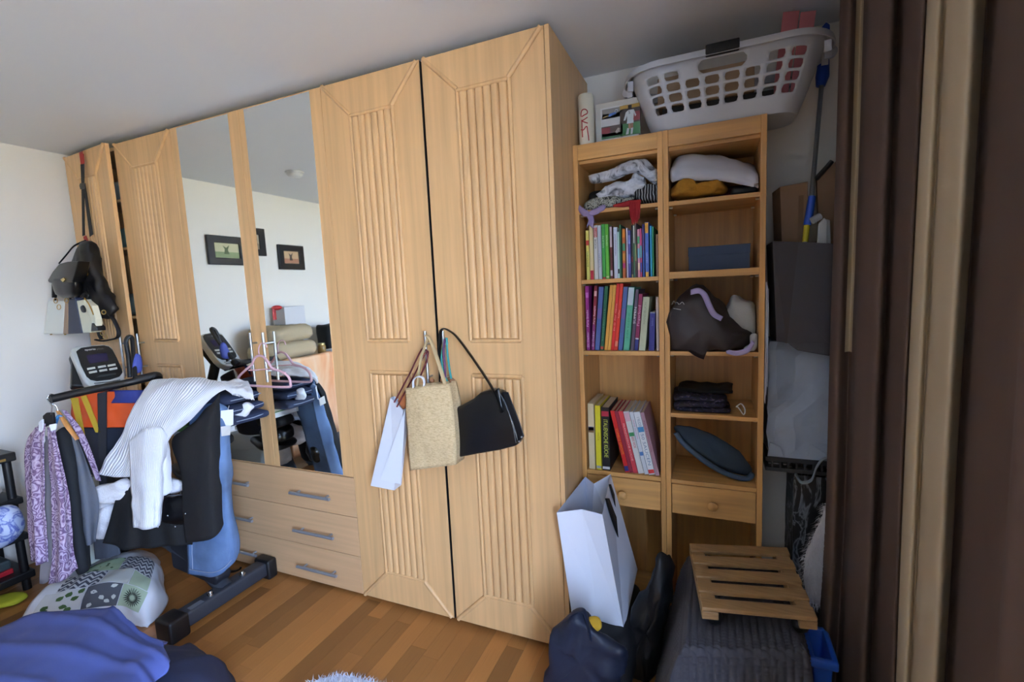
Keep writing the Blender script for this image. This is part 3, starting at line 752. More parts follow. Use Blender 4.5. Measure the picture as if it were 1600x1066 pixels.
# ------------------------------------------------------------------ on top of the bookcases
zt = 1.971
a = at(905.5, 222, y=.30); b = at(929, 222, y=.30); top = at(917, 149, y=.30)
cx, r_ = (a.x + b.x) / 2, (b.x - a.x) / 2
WAX = mat('ivory_wax', '#d8d2bd', .4)
t = thing('candle', 'tall ivory candle painted with red strokes on the bookcase', 'candle', (cx, .30, zt))
mk('wax', G().lathe([(r_ * .97, 0), (r_, .004), (r_, top.z - zt - .006), (r_ * .93, top.z - zt), (r_ * .3, top.z - zt - .003)], (cx, .30, zt), seg=36), WAX, t, smooth=True)
mk('wick', G().tube([(cx, .30, top.z - .004), (cx + .001, .30, top.z + .006)], .0012, 6), BLACKP, t)
REDW = mat('red_wax', '#a3161e', .4)
def oncyl(u, v):   # u,v in the zoomed crop of the candle
    pxx = 895 + u / 11.843; pyy = 140 + v / 11.843
    p = at(pxx, pyy, y=.30 - r_); dx = max(-.97, min(.97, (p.x - cx) / r_)); th = math.asin(dx)
    return V((cx + math.sin(th) * (r_ + .0006), .30 - math.cos(th) * (r_ + .0006), p.z))
for pts in ([(150, 500), (155, 420), (180, 375), (230, 365), (265, 395), (262, 440), (215, 470), (165, 500)], [(180, 880), (175, 780), (170, 680), (165, 560)], [(270, 510), (215, 555), (175, 580), (220, 605), (275, 620)], [(150, 740), (200, 745), (240, 690), (262, 690), (270, 760), (285, 860), (292, 940)]):
    mk('red_stroke', G().tube([oncyl(*p) for p in spline([V((q[0], q[1], 0)) for q in pts], 22) for p in [(p.x, p.y)]], .0021, 6), REDW, t, smooth=True)
# photo box
yb_ = .335
P = lambda u, v: at(895 + u / 11.843, 140 + v / 11.843, y=yb_)
t = thing('photo_box', 'keepsake box covered with football photos beside the candle', 'box', (.19, .38, zt))
pl = P(410, 280).x; pr_ = P(1245, 150).x; ph = P(900, 190).z
mk('box_body', G().box((pl, yb_ + .001, zt), (pr_ - .006, .385, ph)), mat('photo_box_card', '#c9c6bd', .6), t, bev=.001)
def photo(u0, v0, u1, v1, shapes, name='photo'):
    a, b = P(u0, v0), P(u1, v1)
    a.z = max(a.z, zt + .001)
    o = mk(name, G().box((a.x, yb_ - .0006, a.z), (b.x, yb_ + .0009, b.z)), mat('photo_paper', '#d8d8d4', .4), t)
    for k, (poly, c) in enumerate(shapes):
        pp = [V((a.x + (b.x - a.x) * u, yb_ - .0008 - k * .00012, a.z + (b.z - a.z) * v)) for u, v in poly]
        mk('print_area', G().prism(pp, (0, .0002, 0)), mat('print_' + c.strip('#'), c, .45), o)
R4 = lambda u0, v0, u1, v1: [(u0, v0), (u1, v0), (u1, v1), (u0, v1)]
photo(525, 890, 925, 290 if False else 280, [(R4(.03, .0, .97, .97), '#cfcfd0')], 'photo_sheet')
photo(545, 560, 915, 310, [(R4(0, 0, 1, .5), '#4a7040'), (R4(0, .5, 1, 1), '#8a8a86'), ([(.3, .15), (.45, .2), (.72, .38), (.68, .55), (.35, .48)], '#3f62a0'), ([(.02, .1), (.3, .2), (.3, .35), (.05, .25)], '#a08a58'), ([(.62, .55), (.75, .5), (.78, .78), (.66, .8)], '#c8ccd4'), ([(.66, .58), (.74, .58), (.74, .7), (.66, .7)], '#242838')])
photo(535, 930, 890, 640, [(R4(0, 0, 1, .42), '#3f6a4a'), (R4(0, .42, 1, 1), '#5a5250'), (R4(0, .42, .45, .9), '#7a3440'), ([(.75, .3), (.9, .4), (.95, .7), (.85, .75), (.72, .5)], '#b8b0a8')])
photo(880, 870, 1240, 240, [(R4(0, 0, 1, .4), '#3d7348'), (R4(0, .4, 1, .88), '#3a3230'), (R4(.66, .45, 1, .75), '#7a3038'), (R4(0, .88, 1, 1), '#a8873a'),
     ([(.36, .42), (.66, .42), (.7, .68), (.68, .82), (.44, .82), (.36, .68)], '#c9d3d6'), ([(.18, .5), (.27, .5), (.42, .74), (.42, .82), (.3, .76)], '#c4ced2'), ([(.66, .8), (.7, .82), (.82, .62), (.76, .58)], '#b8c2c6'),
     ([(.34, .38), (.68, .38), (.68, .48), (.36, .48)], '#cdd8dc'), ([(.42, .2), (.54, .2), (.52, .38), (.42, .38)], '#b08468'), ([(.54, .18), (.66, .2), (.66, .38), (.55, .38)], '#9a7058'), ([(.28, .03), (.42, .03), (.46, .22), (.36, .24)], '#c8ced0'), ([(.52, .02), (.62, .02), (.66, .22), (.55, .22)], '#c8ced0'), ([(.42, .84), (.6, .84), (.6, .98), (.42, .98)], '#1c1a1a')])
letters(t, '5', P(1050, 430) + V((0, -.0028, 0)), (1, 0, 0), (0, 0, 1), mat('navy_print_ink', '#1c2438', .5), size=.016)

# laundry basket: tapered tub with a grid of rounded holes
t = thing('laundry_basket', 'white plastic laundry basket with square holes on the bookcase', 'basket', (.55, .375, zt))
BWH = mat('white_basket_plastic', '#c6c8ce', .35)
BC = V((.552, .372)); ZB0, ZB1 = 1.9725, 2.196
def rr_pt(s, hx, hy, rad):
    """point at arc fraction s (0..1) round a rounded rectangle, starting mid-front, going right"""
    Lx, Ly = 2 * (hx - rad), 2 * (hy - rad); q = math.pi * rad / 2; per = 2 * Lx + 2 * Ly + 4 * q
    d = (s % 1) * per
    segs = [('l', V((0, -hy)), V((1, 0)), Lx / 2), ('a', V((hx - rad, -hy + rad)), -90, q), ('l', V((hx, -hy + rad)), V((0, 1)), Ly), ('a', V((hx - rad, hy - rad)), 0, q), ('l', V((hx - rad, hy)), V((-1, 0)), Lx), ('a', V((-hx + rad, hy - rad)), 90, q), ('l', V((-hx, hy - rad)), V((0, -1)), Ly), ('a', V((-hx + rad, -hy + rad)), 180, q), ('l', V((-hx + rad, -hy)), V((1, 0)), Lx / 2)]
    for k, p, dr, L in segs:
        if d <= L + 1e-9:
            if k == 'l': return p + dr * d
            a = math.radians(dr + 90 * d / L); return p + V((math.cos(a), math.sin(a))) * rad
        d -= L
    return V((0, -hy))
def bwall(s, h):
    f = h ** .85
    p = rr_pt(s, .236 + .082 * f, .10 + .05 * f, .07 + .05 * f)
    return V((BC.x + p.x, BC.y + p.y, ZB0 + (ZB1 - ZB0) * h))
NS, NH = 96, 13
holes = set()
for base in (0, 48):
    for c in range(8):
        col = (base - 16 + c * 4) % NS
        for r2 in range(4):
            if r2 == 3 and 2 <= c <= 5: continue
            holes.add((col, 3 + r2 * 2))
for col in (20, 24, 68, 72):
    for r2 in range(3): holes.add((col, 3 + r2 * 2))
slot = {(b - 5, 9, b + 5, 12) for b in (0, 48)}
g = G(); done = set()
def cellface(c0, r0, c1, r1, hole):
    if not hole:
        g.add([bwall(c / NS, r / NH) for c, r in ((c0, r0), (c1, r0), (c1, r1), (c0, r1))], [(0, 1, 2, 3)]); return
    out = [(c, r0) for c in range(c0, c1)] + [(c1, r) for r in range(r0, r1)] + [(c, r1) for c in range(c1, c0, -1)] + [(c0, r) for r in range(r1, r0, -1)]
    N = len(out); inn = []; cm, rm = (c0 + c1) / 2, (r0 + r1) / 2; hw, hh = (c1 - c0) / 2, (r1 - r0) / 2
    for c, r in out:
        u, v = (c - cm) / hw, (r - rm) / hh; k = 1 if max(abs(u), abs(v)) < .999 or min(abs(u), abs(v)) < .999 else .86
        inn.append((cm + hw * hole[0] * u * k, rm + hh * hole[1] * v * k))
    g.add([bwall(c / NS, r / NH) for c, r in out + inn], [(k, (k + 1) % N, (k + 1) % N + N, k + N) for k in range(N)])
for c in range(NS):
    for r2 in range(NH):
        if (c, r2) in done: continue
        sl = next((s for s in slot if ((c - s[0]) % NS) < s[2] - s[0] and s[1] <= r2 < s[3]), None)
        if sl:
            for cc in range(sl[0], sl[2]):
                for q in range(sl[1], sl[3]): done.add((cc % NS, q))
            cellface(sl[0], sl[1], sl[2], sl[3], (.92, .8)); continue
        hc = next((h for h in holes if ((c - h[0]) % NS) < 4 and h[1] <= r2 < h[1] + 2), None)
        if hc:
            for cc in range(4):
                for q in range(2): done.add(((hc[0] + cc) % NS, hc[1] + q))
            cellface(hc[0], hc[1], hc[0] + 4, hc[1] + 2, (.74, .76)); continue
        cellface(c, r2, c + 1, r2 + 1, 0)
bot = [bwall(c / NS, 0) for c in range(NS)]
g.add(bot, [list(range(NS))])
tub = mk('tub', g, BWH, t, smooth=True, solid=.003)
# rolled rim
g = G(); ring_ = []
for c in range(NS):
    p = bwall(c / NS, 1); ring_.append(p)
prof = [(-.002, -.004), (.010, .0), (.022, -.004), (.026, -.016), (.026, -.026), (.022, -.026), (.021, -.014), (.010, -.006)]
vs = []
for c in range(NS):
    p = ring_[c]; q = ring_[(c + 1) % NS] - ring_[c - 1]; nn = V((q.y, -q.x, 0)).normalized()
    for o_, zz in prof: vs.append(p + nn * o_ + V((0, 0, zz + .004)))
k = len(prof)
g.add(vs, [(c * k + i, ((c + 1) % NS) * k + i, ((c + 1) % NS) * k + (i + 1) % k, c * k + (i + 1) % k) for c in range(NS) for i in range(k)])
mk('rim', g, BWH, t, smooth=True)
for sgn in (-1, 1):
    p = bwall(0 if sgn < 0 else .5, 1)
    mk('grip', G().box((p.x - .052, p.y + sgn * .004 - .014 + sgn * .012, p.z - .021), (p.x + .052, p.y + sgn * .004 + .014 + sgn * .012, p.z + .011)), mat('black_rubber', '#16171a', .6), t, bev=.004, seg=3, label='black grip on the rim')
for s_ in (.235, .265, .735, .765, .20, .80):
    p = bwall(s_, .97); d = (p - V((BC.x, BC.y, p.z))).normalized()
    mk('rim_rib', G().obox(p + d * .011 + V((0, 0, -.03)), d * .010, V((-d.y, d.x, 0)) * .003, V((0, 0, .018))), BWH, t)
for s_ in (.25, .75):
    p = bwall(s_, .98); d = V((1 if s_ < .5 else -1, 0, 0))
    mk('latch', G().lathe([(.017, -.012), (.02, -.004), (.018, .01), (.006, .013)], p + d * .022 + V((0, 0, -.022)), V((d.x * .3, -1, 0)), 18), BWH, t, smooth=True)
# what lies in the basket
t = thing('cardboard_carton', 'beige cardboard carton lying inside the laundry basket', 'box', (.53, .38, 2.03))
mk('box_body', G().box((.335, .285, 2.061), (.655, .455, 2.165)), mat('beige_carton', '#a58a6e', .8), t, bev=.002)
mk('tape', G().box((.335, .36, 2.1648), (.655, .40, 2.166)), mat('carton_tape', '#8a7358', .4), t)
t = thing('black_book', 'flat black folder at the bottom of the laundry basket', 'folder', (.52, .38, 1.977))
mk('cover', G().box((.35, .298, 1.9775), (.72, .45, 2.012)), BLACKP, t, bev=.002)
mk('pages', G().box((.353, .301, 2.0125), (.70, .447, 2.022)), mat('grey_pages', '#a8a296', .9), t)
mk('cover', G().box((.35, .298, 2.0225), (.715, .45, 2.060)), BLACKP, t, bev=.002)
PK = mat('pink_card', '#c8767c', .7)
for k, (u0, u1, lab) in enumerate(((1219, 1245, 'pink card standing in the basket, the one nearer its grip'), (1246.5, 1271, 'pink card standing in the basket, the one nearer the mop'))):
    b0, b1 = at(u0, 46, y=.37), at(u1, 44, y=.37)
    zlo = 2.062
    dx = .012
    poly = [V((b0.x - .02, .37, zlo)), V((b1.x - .022, .37, zlo)), V((b1.x + .010, .385, at(u1 + 4, 16, y=.385).z)), V((b0.x + .010, .385, at(u0 + 8, 18, y=.385).z))]
    tag(mk('pink_card', G().prism(poly, (0, .004, 0)), PK, bev=.001), lab, 'card', 'pink cards in the basket')

# ------------------------------------------------------------------ right corner: stack between bookcase and curtain
# tall silvery patterned carrier bag on the floor
def carrier(name, label, cat, x0, x1, y0, y1, z0, z1, m, flare=.0, crumple=.004, seed=1, open_top=True, lean=(0, 0)):
    """paper or foil bag: four walls with folded-in gussets and a bottom, open at the top"""
    t = thing(name, label, cat, ((x0 + x1) / 2, (y0 + y1) / 2, z0))
    n = 24; vs = []; fs = []
    per = []
    k = 8
    pts = [(x0, y0), (x1, y0), (x1 - .012, (y0 + y1) / 2), (x1, y1), (x0, y1), (x0 + .012, (y0 + y1) / 2)]
    for i in range(6):
        a, b = pts[i], pts[(i + 1) % 6]
        for q in range(k): per.append((a[0] + (b[0] - a[0]) * q / k, a[1] + (b[1] - a[1]) * q / k))
    R = 14; N = len(per); cx, cy = (x0 + x1) / 2, (y0 + y1) / 2
    for r in range(R + 1):
        f = r / R; z = z0 + (z1 - z0) * f
        for (x, y) in per:
            sc = 1 - flare * (1 - f)
            p = V((cx + (x - cx) * sc + lean[0] * f, cy + (y - cy) * sc + lean[1] * f, z))
            q = p * 13 + V((seed, 0, 0))
            p += V((noise.noise(q), noise.noise(q + V((5, 0, 0))), 0)) * crumple * (1 if 0 < r else .3)
            vs.append(p)
    for r in range(R):
        for i in range(N): fs.append((r * N + i, r * N + (i + 1) % N, (r + 1) * N + (i + 1) % N, (r + 1) * N + i))
    fs.append(list(range(N)))
    g = G(); g.add(vs, fs)
    mk('bag_body', g, m, t, solid=.0012)
    return t
FOIL = pattern('black_silver_print', nz_pat([(.40, '#14161a'), (.52, '#1b1d22'), (.58, '#7d828a'), (.64, '#24262c'), (.8, '#101114')], 9, dist=4, stretch=(1, 1, .5)), .35)
t = carrier('printed_carrier_bag', 'tall black and silver printed carrier bag standing behind the white fur', 'bag', .800, .935, .315, .50, .002, .69, FOIL, seed=3)
mk('handle', G().tube(spline([at(1243, 740, y=.30), at(1252, 754, y=.295), at(1268, 750, y=.29), at(1276, 730, y=.28), at(1286, 718, y=.28), at(1300, 714, y=.285)], 24), .012, 8, flat=.3), mat('grey_ribbon', '#8f959c', .5), t, smooth=True)
# folded plastic crate lying across the bag
t = thing('folding_crate', 'black folding plastic crate below the silver bag', 'crate', (.83, .4, .70))
CR = mat('crate_plastic', '#22272c', .5)
c0 = V((.705, .30, .702)); cw, cdp, chh = .255, .20, .055
g = G(); framebox_pts = None
for za, zb, ins in ((0, .016, 0), (.038, .055, .002)):
    for a, b in (((0, 0), (cw, .014)), ((0, cdp - .014), (cw, cdp)), ((0, .014), (.014, cdp - .014)), ((cw - .014, .014), (cw, cdp - .014))):
        mk('crate_rim', G().box((c0.x + a[0], c0.y + a[1], c0.z + za), (c0.x + b[0], c0.y + b[1], c0.z + zb)), CR, t, bev=.002)
for i in range(9):
    xx = c0.x + .02 + i * (cw - .046) / 8
    mk('crate_bar', G().box((xx, c0.y + .002, c0.z + .016), (xx + .006, c0.y + .010, c0.z + .038)), CR, t)
for i in range(7):
    xx = c0.x + .026 + i * (cw - .056) / 6
    mk('crate_rib', G().box((xx, c0.y + .014, c0.z + .004), (xx + .005, c0.y + cdp - .014, c0.z + .012)), CR, t)
for i in range(4):
    yy = c0.y + .04 + i * .04
    mk('crate_rib', G().box((c0.x + .014, yy, c0.z + .004), (c0.x + cw - .014, yy + .005, c0.z + .012)), CR, t)
# silver bag on the crate
SILV = mat('silver_grey_film', '#9ca8b8', .45, bump=.25, bscale=18, var=.15, vscale=6)
t = carrier('silver_bag', 'silver grey crinkled bag standing on the black crate', 'bag', .712, .935, .30, .46, .759, 1.19, SILV, crumple=.012, seed=9, lean=(-.004, 0))
for k, (px0, px1) in enumerate(((1200, 1225), (1262, 1296))):
    a, b = at(px0, 690, y=.297), at(px1, 700, y=.295)
    mk('folded_corner', G().prism([V((a.x, .2935, .765)), V((b.x, .2935, .761)), V((b.x - .012, .2935, .80 - k * .01)), V((a.x + .006, .2935, .815))], (0, .004, 0)), SILV, t, bev=.001)
# dark grey carrier bag on top, with a carton and papers in it
DG = mat('dark_grey_paper', '#3b383d', .6, bump=.1, bscale=20)
DG2 = mat('dark_brown_paper', '#352e30', .6, bump=.1, bscale=20)
t = thing('dark_carrier_bag', 'dark grey paper carrier bag holding a carton and papers', 'bag', (.81, .3, 1.19))
y0, y1 = .235, .45
F = lambda a, b, y=y0: at(a, b, y=y)
tl, tm, tr = F(1208, 377), F(1248, 378), F(1303, 381)
bl, bm_, br = F(1214, 542), F(1224, 540), F(1306, 528)
tl.x = max(tl.x, .712); zbt = 1.178
P6 = [tl, tm, tr, V((tr.x, y1, tr.z)), V((tl.x, y1, tl.z))]
Q6 = [V((bl.x, y0 + .02, bl.z + .02)), V((bm_.x, y0, bm_.z + .0)), V((br.x, y0, br.z - .02)), V((br.x, .296, br.z + .02)), V((bl.x, .296, bl.z + .03))]
Q6 = [V((bl.x, y0 + .01, 1.197)), V((bm_.x + .01, y0 - .004, 1.192)), V((br.x - .005, y0, 1.194)), V((br.x, y1 - .01, 1.194)), V((bl.x, y1 - .01, 1.197))]
g = G(); g.add(P6 + Q6, [(i, (i + 1) % 5, (i + 1) % 5 + 5, i + 5) for i in range(5)] + [(5, 6, 7, 8, 9)])
g.m = [1, 0, 0, 0, 1, 0]
mk('bag_body', g, [DG, DG2], t, solid=.002)
fl_ = [V((bm_.x + .012, y0 - .006, 1.192)), V((br.x - .004, y0 - .002, 1.194)), V((br.x - .02, y0 - .016, 1.150)), V((bm_.x + .04, y0 - .012, 1.168))]
mk('bottom_flap', G().prism(fl_, (0, .003, 0)), DG, t, bev=.001)
mk('fold_line', G().prism([F(1262, 498) + V((0, -.003, 0)), F(1304, 520) + V((0, -.003, 0)), F(1296, 540) + V((0, -.006, 0))], (0, .002, 0)), DG, t)
BRC = mat('brown_carton', '#80634a', .8, var=.1)
t = thing('brown_carton', 'brown cardboard carton standing in the dark carrier bag', 'box', (.78, .36, 1.21))
zb = 1.2
a, b, c, d_ = at(1222, 292, y=.34), at(1262, 284, y=.34), at(1205, 300, y=.43), None
ptop = [V((.742, .335, a.z)), V((b.x, .335, b.z)), V((b.x, .438, b.z + .002)), V((.728, .438, a.z - .002))]
pbot = [V((.765, .335, zb)), V((b.x + .004, .335, zb)), V((b.x + .004, .438, zb)), V((.75, .438, zb))]
mk('box_body', G().hexa(pbot + ptop), BRC, t, bev=.0015)
mk('tape', G().box((.80, .3345, 1.5), (.815, .3352, 1.7)), mat('carton_edge', '#6a5038', .8), t)
t = thing('brown_folder', 'brown folder leaning in the dark carrier bag beside the carton', 'folder', (.9, .36, 1.21))
pt = [at(1276, 275, y=.36), at(1300, 250, y=.36), at(1310, 345, y=.36), at(1290, 345, y=.36)]
mk('cover', G().prism([V((pt[0].x, .36, pt[0].z)), V((pt[1].x + .02, .36, pt[1].z)), V((.945, .36, 1.23)), V((.885, .36, 1.23))], (0, .02, 0)), BRC, t, bev=.001)
mk('clasp', G().tube([at(1275, 280, y=.355), at(1300, 252, y=.355)], .008, 8), BLACKP, t)
t = thing('paper_roll', 'grey-white rolled papers sticking out of the dark carrier bag', 'paper', (.88, .30, 1.21))
GP = mat('grey_white_paper', '#b4b8bc', .7)
mk('sheet_of_paper', G().prism([at(1279, 350, y=.30), at(1288, 340, y=.30), at(1293, 345, y=.30), V((.885, .30, 1.22)), V((.845, .30, 1.22))], (0, .012, 0)), GP, t, bev=.002)
mk('sheet_of_paper', G().prism([at(1290, 342, y=.318), at(1297, 344, y=.318), V((.912, .318, 1.22)), V((.893, .318, 1.22))], (0, .008, 0)), GP, t, bev=.002)
mk('roll', G().tube([at(1269, 345, y=.30), at(1281, 338, y=.31)], .012, 12), GP, t, smooth=True)
# mop
t = thing('floor_mop', 'telescopic mop with blue joint leaning against the back wall', 'mop', (.84, .40, 1.21))
MB = mat('mop_blue', '#1c49b0', .4); MY = mat('mop_yellow', '#c8b41e', .5)
A, B = at(1259, 376, y=.315), at(1266, 318, y=.325)
foot = A + (A - B).normalized() * .28
mk('pole', G().tube([foot, A], .007, 10), mat('mop_pole', '#8f949a', .35, .8), t, smooth=True)
mk('yellow_sleeve', G().tube([at(1258, 378, y=.315), at(1261, 352, y=.318)], .0095, 12), MY, t, smooth=True)
mk('blue_joint', G().tube([at(1261, 352, y=.318), at(1264, 340, y=.32), at(1269, 307, y=.33)], [.012, .013, .0115], 12), MB, t, smooth=True)
top = at(1284, 132, y=.49)
mk('pole', G().tube([at(1268, 310, y=.33), at(1283.5, 135, y=.49)], .0075, 12), mat('mop_pole', '#8f949a', .35, .8), t, smooth=True)
mk('blue_bracket', G().tube([at(1282, 135, y=.50), at(1285, 120, y=.50), at(1287, 95, y=.51)], [.015, .022, .018], 12), MB, t, smooth=True)
mk('blue_plate', G().prism([at(1283, 55, y=.51), at(1284, 42, y=.51), at(1291, 34, y=.51), at(1297, 38, y=.51), at(1297, 54, y=.51)], (0, .015, 0)), MB, t, bev=.003)
mk('neck', G().tube([at(1287, 95, y=.515), at(1289, 50, y=.515)], .009, 10), MB, t, smooth=True)
# white papers wedged beside the bookcase
t = thing('paper_sheets', 'white paper sheets wedged between bookcase and silver bag', 'paper', (.70, .25, .98))
for k in range(3):
    xx = .6945 + k * .0028
    zt_, zl = 1.405 - k * .012, .975 + k * .03
    mk('sheet_of_paper', sheet_g := G().prism([V((xx, .235 - k * .003, zl)), V((xx + .004, .42, zl)), V((xx + .004, .42, zt_)), V((xx, .235 - k * .003, zt_))], (.0012, 0, 0)), WHITEP, t)

# ------------------------------------------------------------------ floor, right
# box under a grey waffle throw
z_t = .375
BLKB = mat('dark_box', '#26262b', .8)
t0 = thing('storage_box', 'low dark box hidden beneath the grey waffle throw', 'box', (.62, -.03, 0))
mk('box_body', G().hexa([(.475, -.235, 0), (.745, -.15, 0), (.745, .19, 0), (.475, .19, 0), (.475, -.235, z_t - .02), (.745, -.15, z_t - .02), (.745, .19, z_t - .02), (.475, .19, z_t - .02)]), BLKB, t0, bev=.01)
THROW = mat('grey_waffle_throw', '#46454d', .95, bump=.3, bscale=260)
def throw(u, v):
    # u across (left hem, top, right hem), v from back to front hem
    P = [(.335, .0), (.40, .25), (.452, z_t), (.55, z_t + .002), (.66, z_t + .002), (.757, z_t), (.782, .28), (.792, .14)]
    q = curve1([V((a, b, 0)) for a, b in P], u)
    Q = [(.215, .06), (.205, z_t - .01), (.10, z_t), (-.10, z_t), (-.27, z_t), (-.315, z_t - .02), (-.345, .2), (-.375, .0)]
    r = curve1([V((a, b, 0)) for a, b in Q], v)
    z = min(q.y, r.y); k = max(0, min(1, (.15 - r.x) / .4))
    return V((q.x, r.x + .012 + k * .31 * (q.x - .453), max(z, .004)))
def throwr(u, v):
    p = throw(u, v)
    top = min(1, max(0, (p.z - z_t + .05) / .04)); front = max(0, min(1, (-.255 + .31 * (p.x - .453) - p.y) / .04)) * (1 - top)
    a = p.x if (top > .5 or front > .5) else p.y * 1.0 + p.z * .35
    b = p.y if top > .5 else p.z
    rib = .0075 * (abs(math.sin(a * math.pi / .021)) ** .8 * (.62 + .38 * math.sin(b * 2 * math.pi / .0125)) - .8)
    fold = .009 * noise.noise(V((p.x * 7, p.y * 5, p.z * 6)))
    if front > .3: d = V((0, -1, .2))
    elif top > .5: d = V((0, 0, 1)); fold *= .35
    else: d = V((-1 if u < .5 else 1, -.2, 0))
    return p + d * (rib + fold)
tag(sheet('waffle_throw', throwr, THROW, nu=220, nv=220, thick=.004), 'grey waffle-knit throw draped over a box below the slatted trolley', 'throw')
# bamboo plant trolley
BAM = mat('bamboo', '#a88358', .45, var=.3, vscale=5, stretch=(2, 24, 24), bump=.05, bscale=40)
zt_ = .45
C0, C1, C2, C3 = at(1077, 849, z=zt_), at(1230, 855, z=zt_), at(1278, 966, z=zt_), at(1097, 949, z=zt_)
t = thing('plant_trolley', 'slatted bamboo plant trolley on black castors standing on the grey throw', 'trolley', tuple((C0 + C2) / 2)[:2] + (.386,))
Q = lambda u, v, z=0: (C0 * (1 - u) + C1 * u) * (1 - v) + (C3 * (1 - u) + C2 * u) * v + V((0, 0, z))
edges = [(0, .135), (.215, .35), (.43, .565), (.645, .78), (.865, 1.0)]
for v0, v1 in edges:
    mk('slat', G().hexa([Q(0, v1, -.013), Q(1, v1, -.013), Q(1, v0, -.013), Q(0, v0, -.013), Q(0, v1), Q(1, v1), Q(1, v0), Q(0, v0)]), BAM, t, bev=.003, seg=2)
for u0, u1 in ((0.0, .15), (.85, 1.0)):
    mk('rail', G().hexa([Q(u0, 1, -.038), Q(u1, 1, -.038), Q(u1, 0, -.038), Q(u0, 0, -.038), Q(u0, 1, -.0132), Q(u1, 1, -.0132), Q(u1, 0, -.0132), Q(u0, 0, -.0132)]), BAM, t, bev=.002)
    for ga, gb in ((.135, .215), (.35, .43), (.565, .645), (.78, .865)):
        mk('spacer', G().hexa([Q(ua, q_, z_) for z_ in (-.0131, -.006) for ua, q_ in ((u0 + .012, gb), (u1 - .015, gb), (u1 - .015, ga), (u0 + .012, ga))]), BAM, t)
for u, v in ((.12, .91), (.88, .91), (.16, .14), (.86, .14)):
    c = Q(u, v); zc = z_t + .003 + .022
    w_ = mk('castor', G().lathe([(.008, -.013), (.019, -.013), (.022, -.008), (.022, .008), (.019, .013), (.008, .013)], (c.x, c.y, zc), (.8, .6, 0), 22), BLACKP, t, smooth=True)
    mk('castor_fork', G().lathe([(.024, zc + .004 - zc), (.026, .008), (.020, .022), (.0, .024)], (c.x, c.y, zc - .002), seg=18), BLACKP, w_, smooth=True)
# blue bin behind the throw
t = thing('blue_bin', 'blue plastic bin on the floor beside the curtain hem', 'bin', (.93, -.06, 0))
BLU = mat('blue_plastic', '#2a5fc4', .4)
bx0, bx1, by0, by1, bz = .806, .868, -.05, .10, .25
def tub_g(x0, x1, y0, y1, z0, z1, t_, tap):
    g = G(); ro = []
    def ringp(ins, z, tp): return [V((a, b, z)) for a, b in ((x0 + ins + tp, y0 + ins + tp), (x1 - ins - tp, y0 + ins + tp), (x1 - ins - tp, y1 - ins - tp), (x0 + ins + tp, y1 - ins - tp))]
    R = [ringp(0, z0, tap), ringp(0, z1 - .03, .004), ringp(-.012, z1 - .03, .004), ringp(-.012, z1, .004), ringp(t_, z1, .004), ringp(t_, z0 + t_, tap)]
    vs = [p for r in R for p in r]; fs = [(3, 2, 1, 0), (20, 21, 22, 23)]
    for i in range(5):
        for k in range(4): fs.append((i * 4 + k, i * 4 + (k + 1) % 4, (i + 1) * 4 + (k + 1) % 4, (i + 1) * 4 + k))
    g.add(vs, fs); return g
mk('tub', tub_g(bx0, bx1, by0, by1, 0, bz, .004, .015), BLU, t, bev=.006, seg=3)
# white fur cushion
FUR = mat('white_fur', '#c3c2c6', .95, bump=.6, bscale=120, sheen=.5)
t = thing('fur_cushion', 'white fluffy fur cushion wedged between trolley and curtain', 'cushion', (.90, .12, .25))
mb = puff('cushion_body', px([(1262, 935), (1256, 900), (1259, 868), (1270, 838), (1282, 812), (1291, 790), (1297, 800), (1297, 870), (1292, 930), (1280, 945)], y=.17), (-.35, -1, .1), FUR, t, front=.035, back=.05, wr=.006, ws=16, seed=3)
g = G(); rf = random.Random(5)
me = mb.data
for p in me.polygons:
    for _ in range(4):
        q = V(p.center) + V((rf.uniform(-.01, .01), rf.uniform(-.01, .01), rf.uniform(-.012, .012)))
        n_ = V(p.normal); L = rf.uniform(.012, .024); d = (n_ * .7 + V((rf.uniform(-.3, .3), rf.uniform(-.3, .3), -.75))).normalized()
        s_ = n_.cross(d).normalized() * .0012 if n_.cross(d).length > 1e-6 else V((.001, 0, 0))
        g.add([q - s_, q + s_, q + d * L], [(0, 1, 2)])
fr = bpy.data.meshes.new('fur'); fr.from_pydata(g.v, [], g.f); fr.materials.append(FUR)
link('fur', fr, t, kind='stuff')

# white paper carrier bag
WB = mat('white_card_bag', '#dfe4f2', .45)
t = thing('white_carrier_bag', 'white glossy paper carrier bag with black ribbon handle by the wardrobe', 'bag', (.15, .05, .24))
yA, yB = -.08, .205
TFl, TFm, TFr = at(870, 801, y=yA), at(909, 796, y=yA + .012), at(941, 804, y=yA)
BFl, BFr = at(894, 962, y=yA), at(975, 985, y=yA)
BFm = at(931, 936, y=yA + .004)
TBl, TBm, TBr = at(914.5, 745, y=yB + .02), at(928, 756, y=yB - .05), at(954, 741, y=yB + .02)
MBr = at(996, 890, y=yB + .01); BBr = at(992, 908, y=yB)
BBl = BFl + (BBr - BFr)
g = G()
vs = [TFl, TFm, TFr, BFl, BFm, BFr, TBl, TBm, TBr, MBr, BBr, BBl]
g.add(vs, [(0, 1, 4, 3), (1, 2, 5, 4), (3, 4, 5), (2, 8, 9, 10, 5), (8, 7, 11, 10, 9), (7, 6, 11), (6, 0, 3, 11), (3, 5, 10, 11)])
mk('bag_body', g, WB, t, solid=.0012)
RIBB = mat('black_ribbon', '#101114', .7)
def onside(pu, pv):   # the big side with the handles: plane through TFr, TBr, BFr
    n_ = (TBr - TFr).cross(BFr - TFr); r = at(pu, pv, d=1) - CAM; k = (TFr - CAM).dot(n_) / r.dot(n_); p = CAM + r * k
    return p + n_.normalized() * (.004 if n_.x > 0 else -.004)
L1 = px([(0, 0)], d=1)
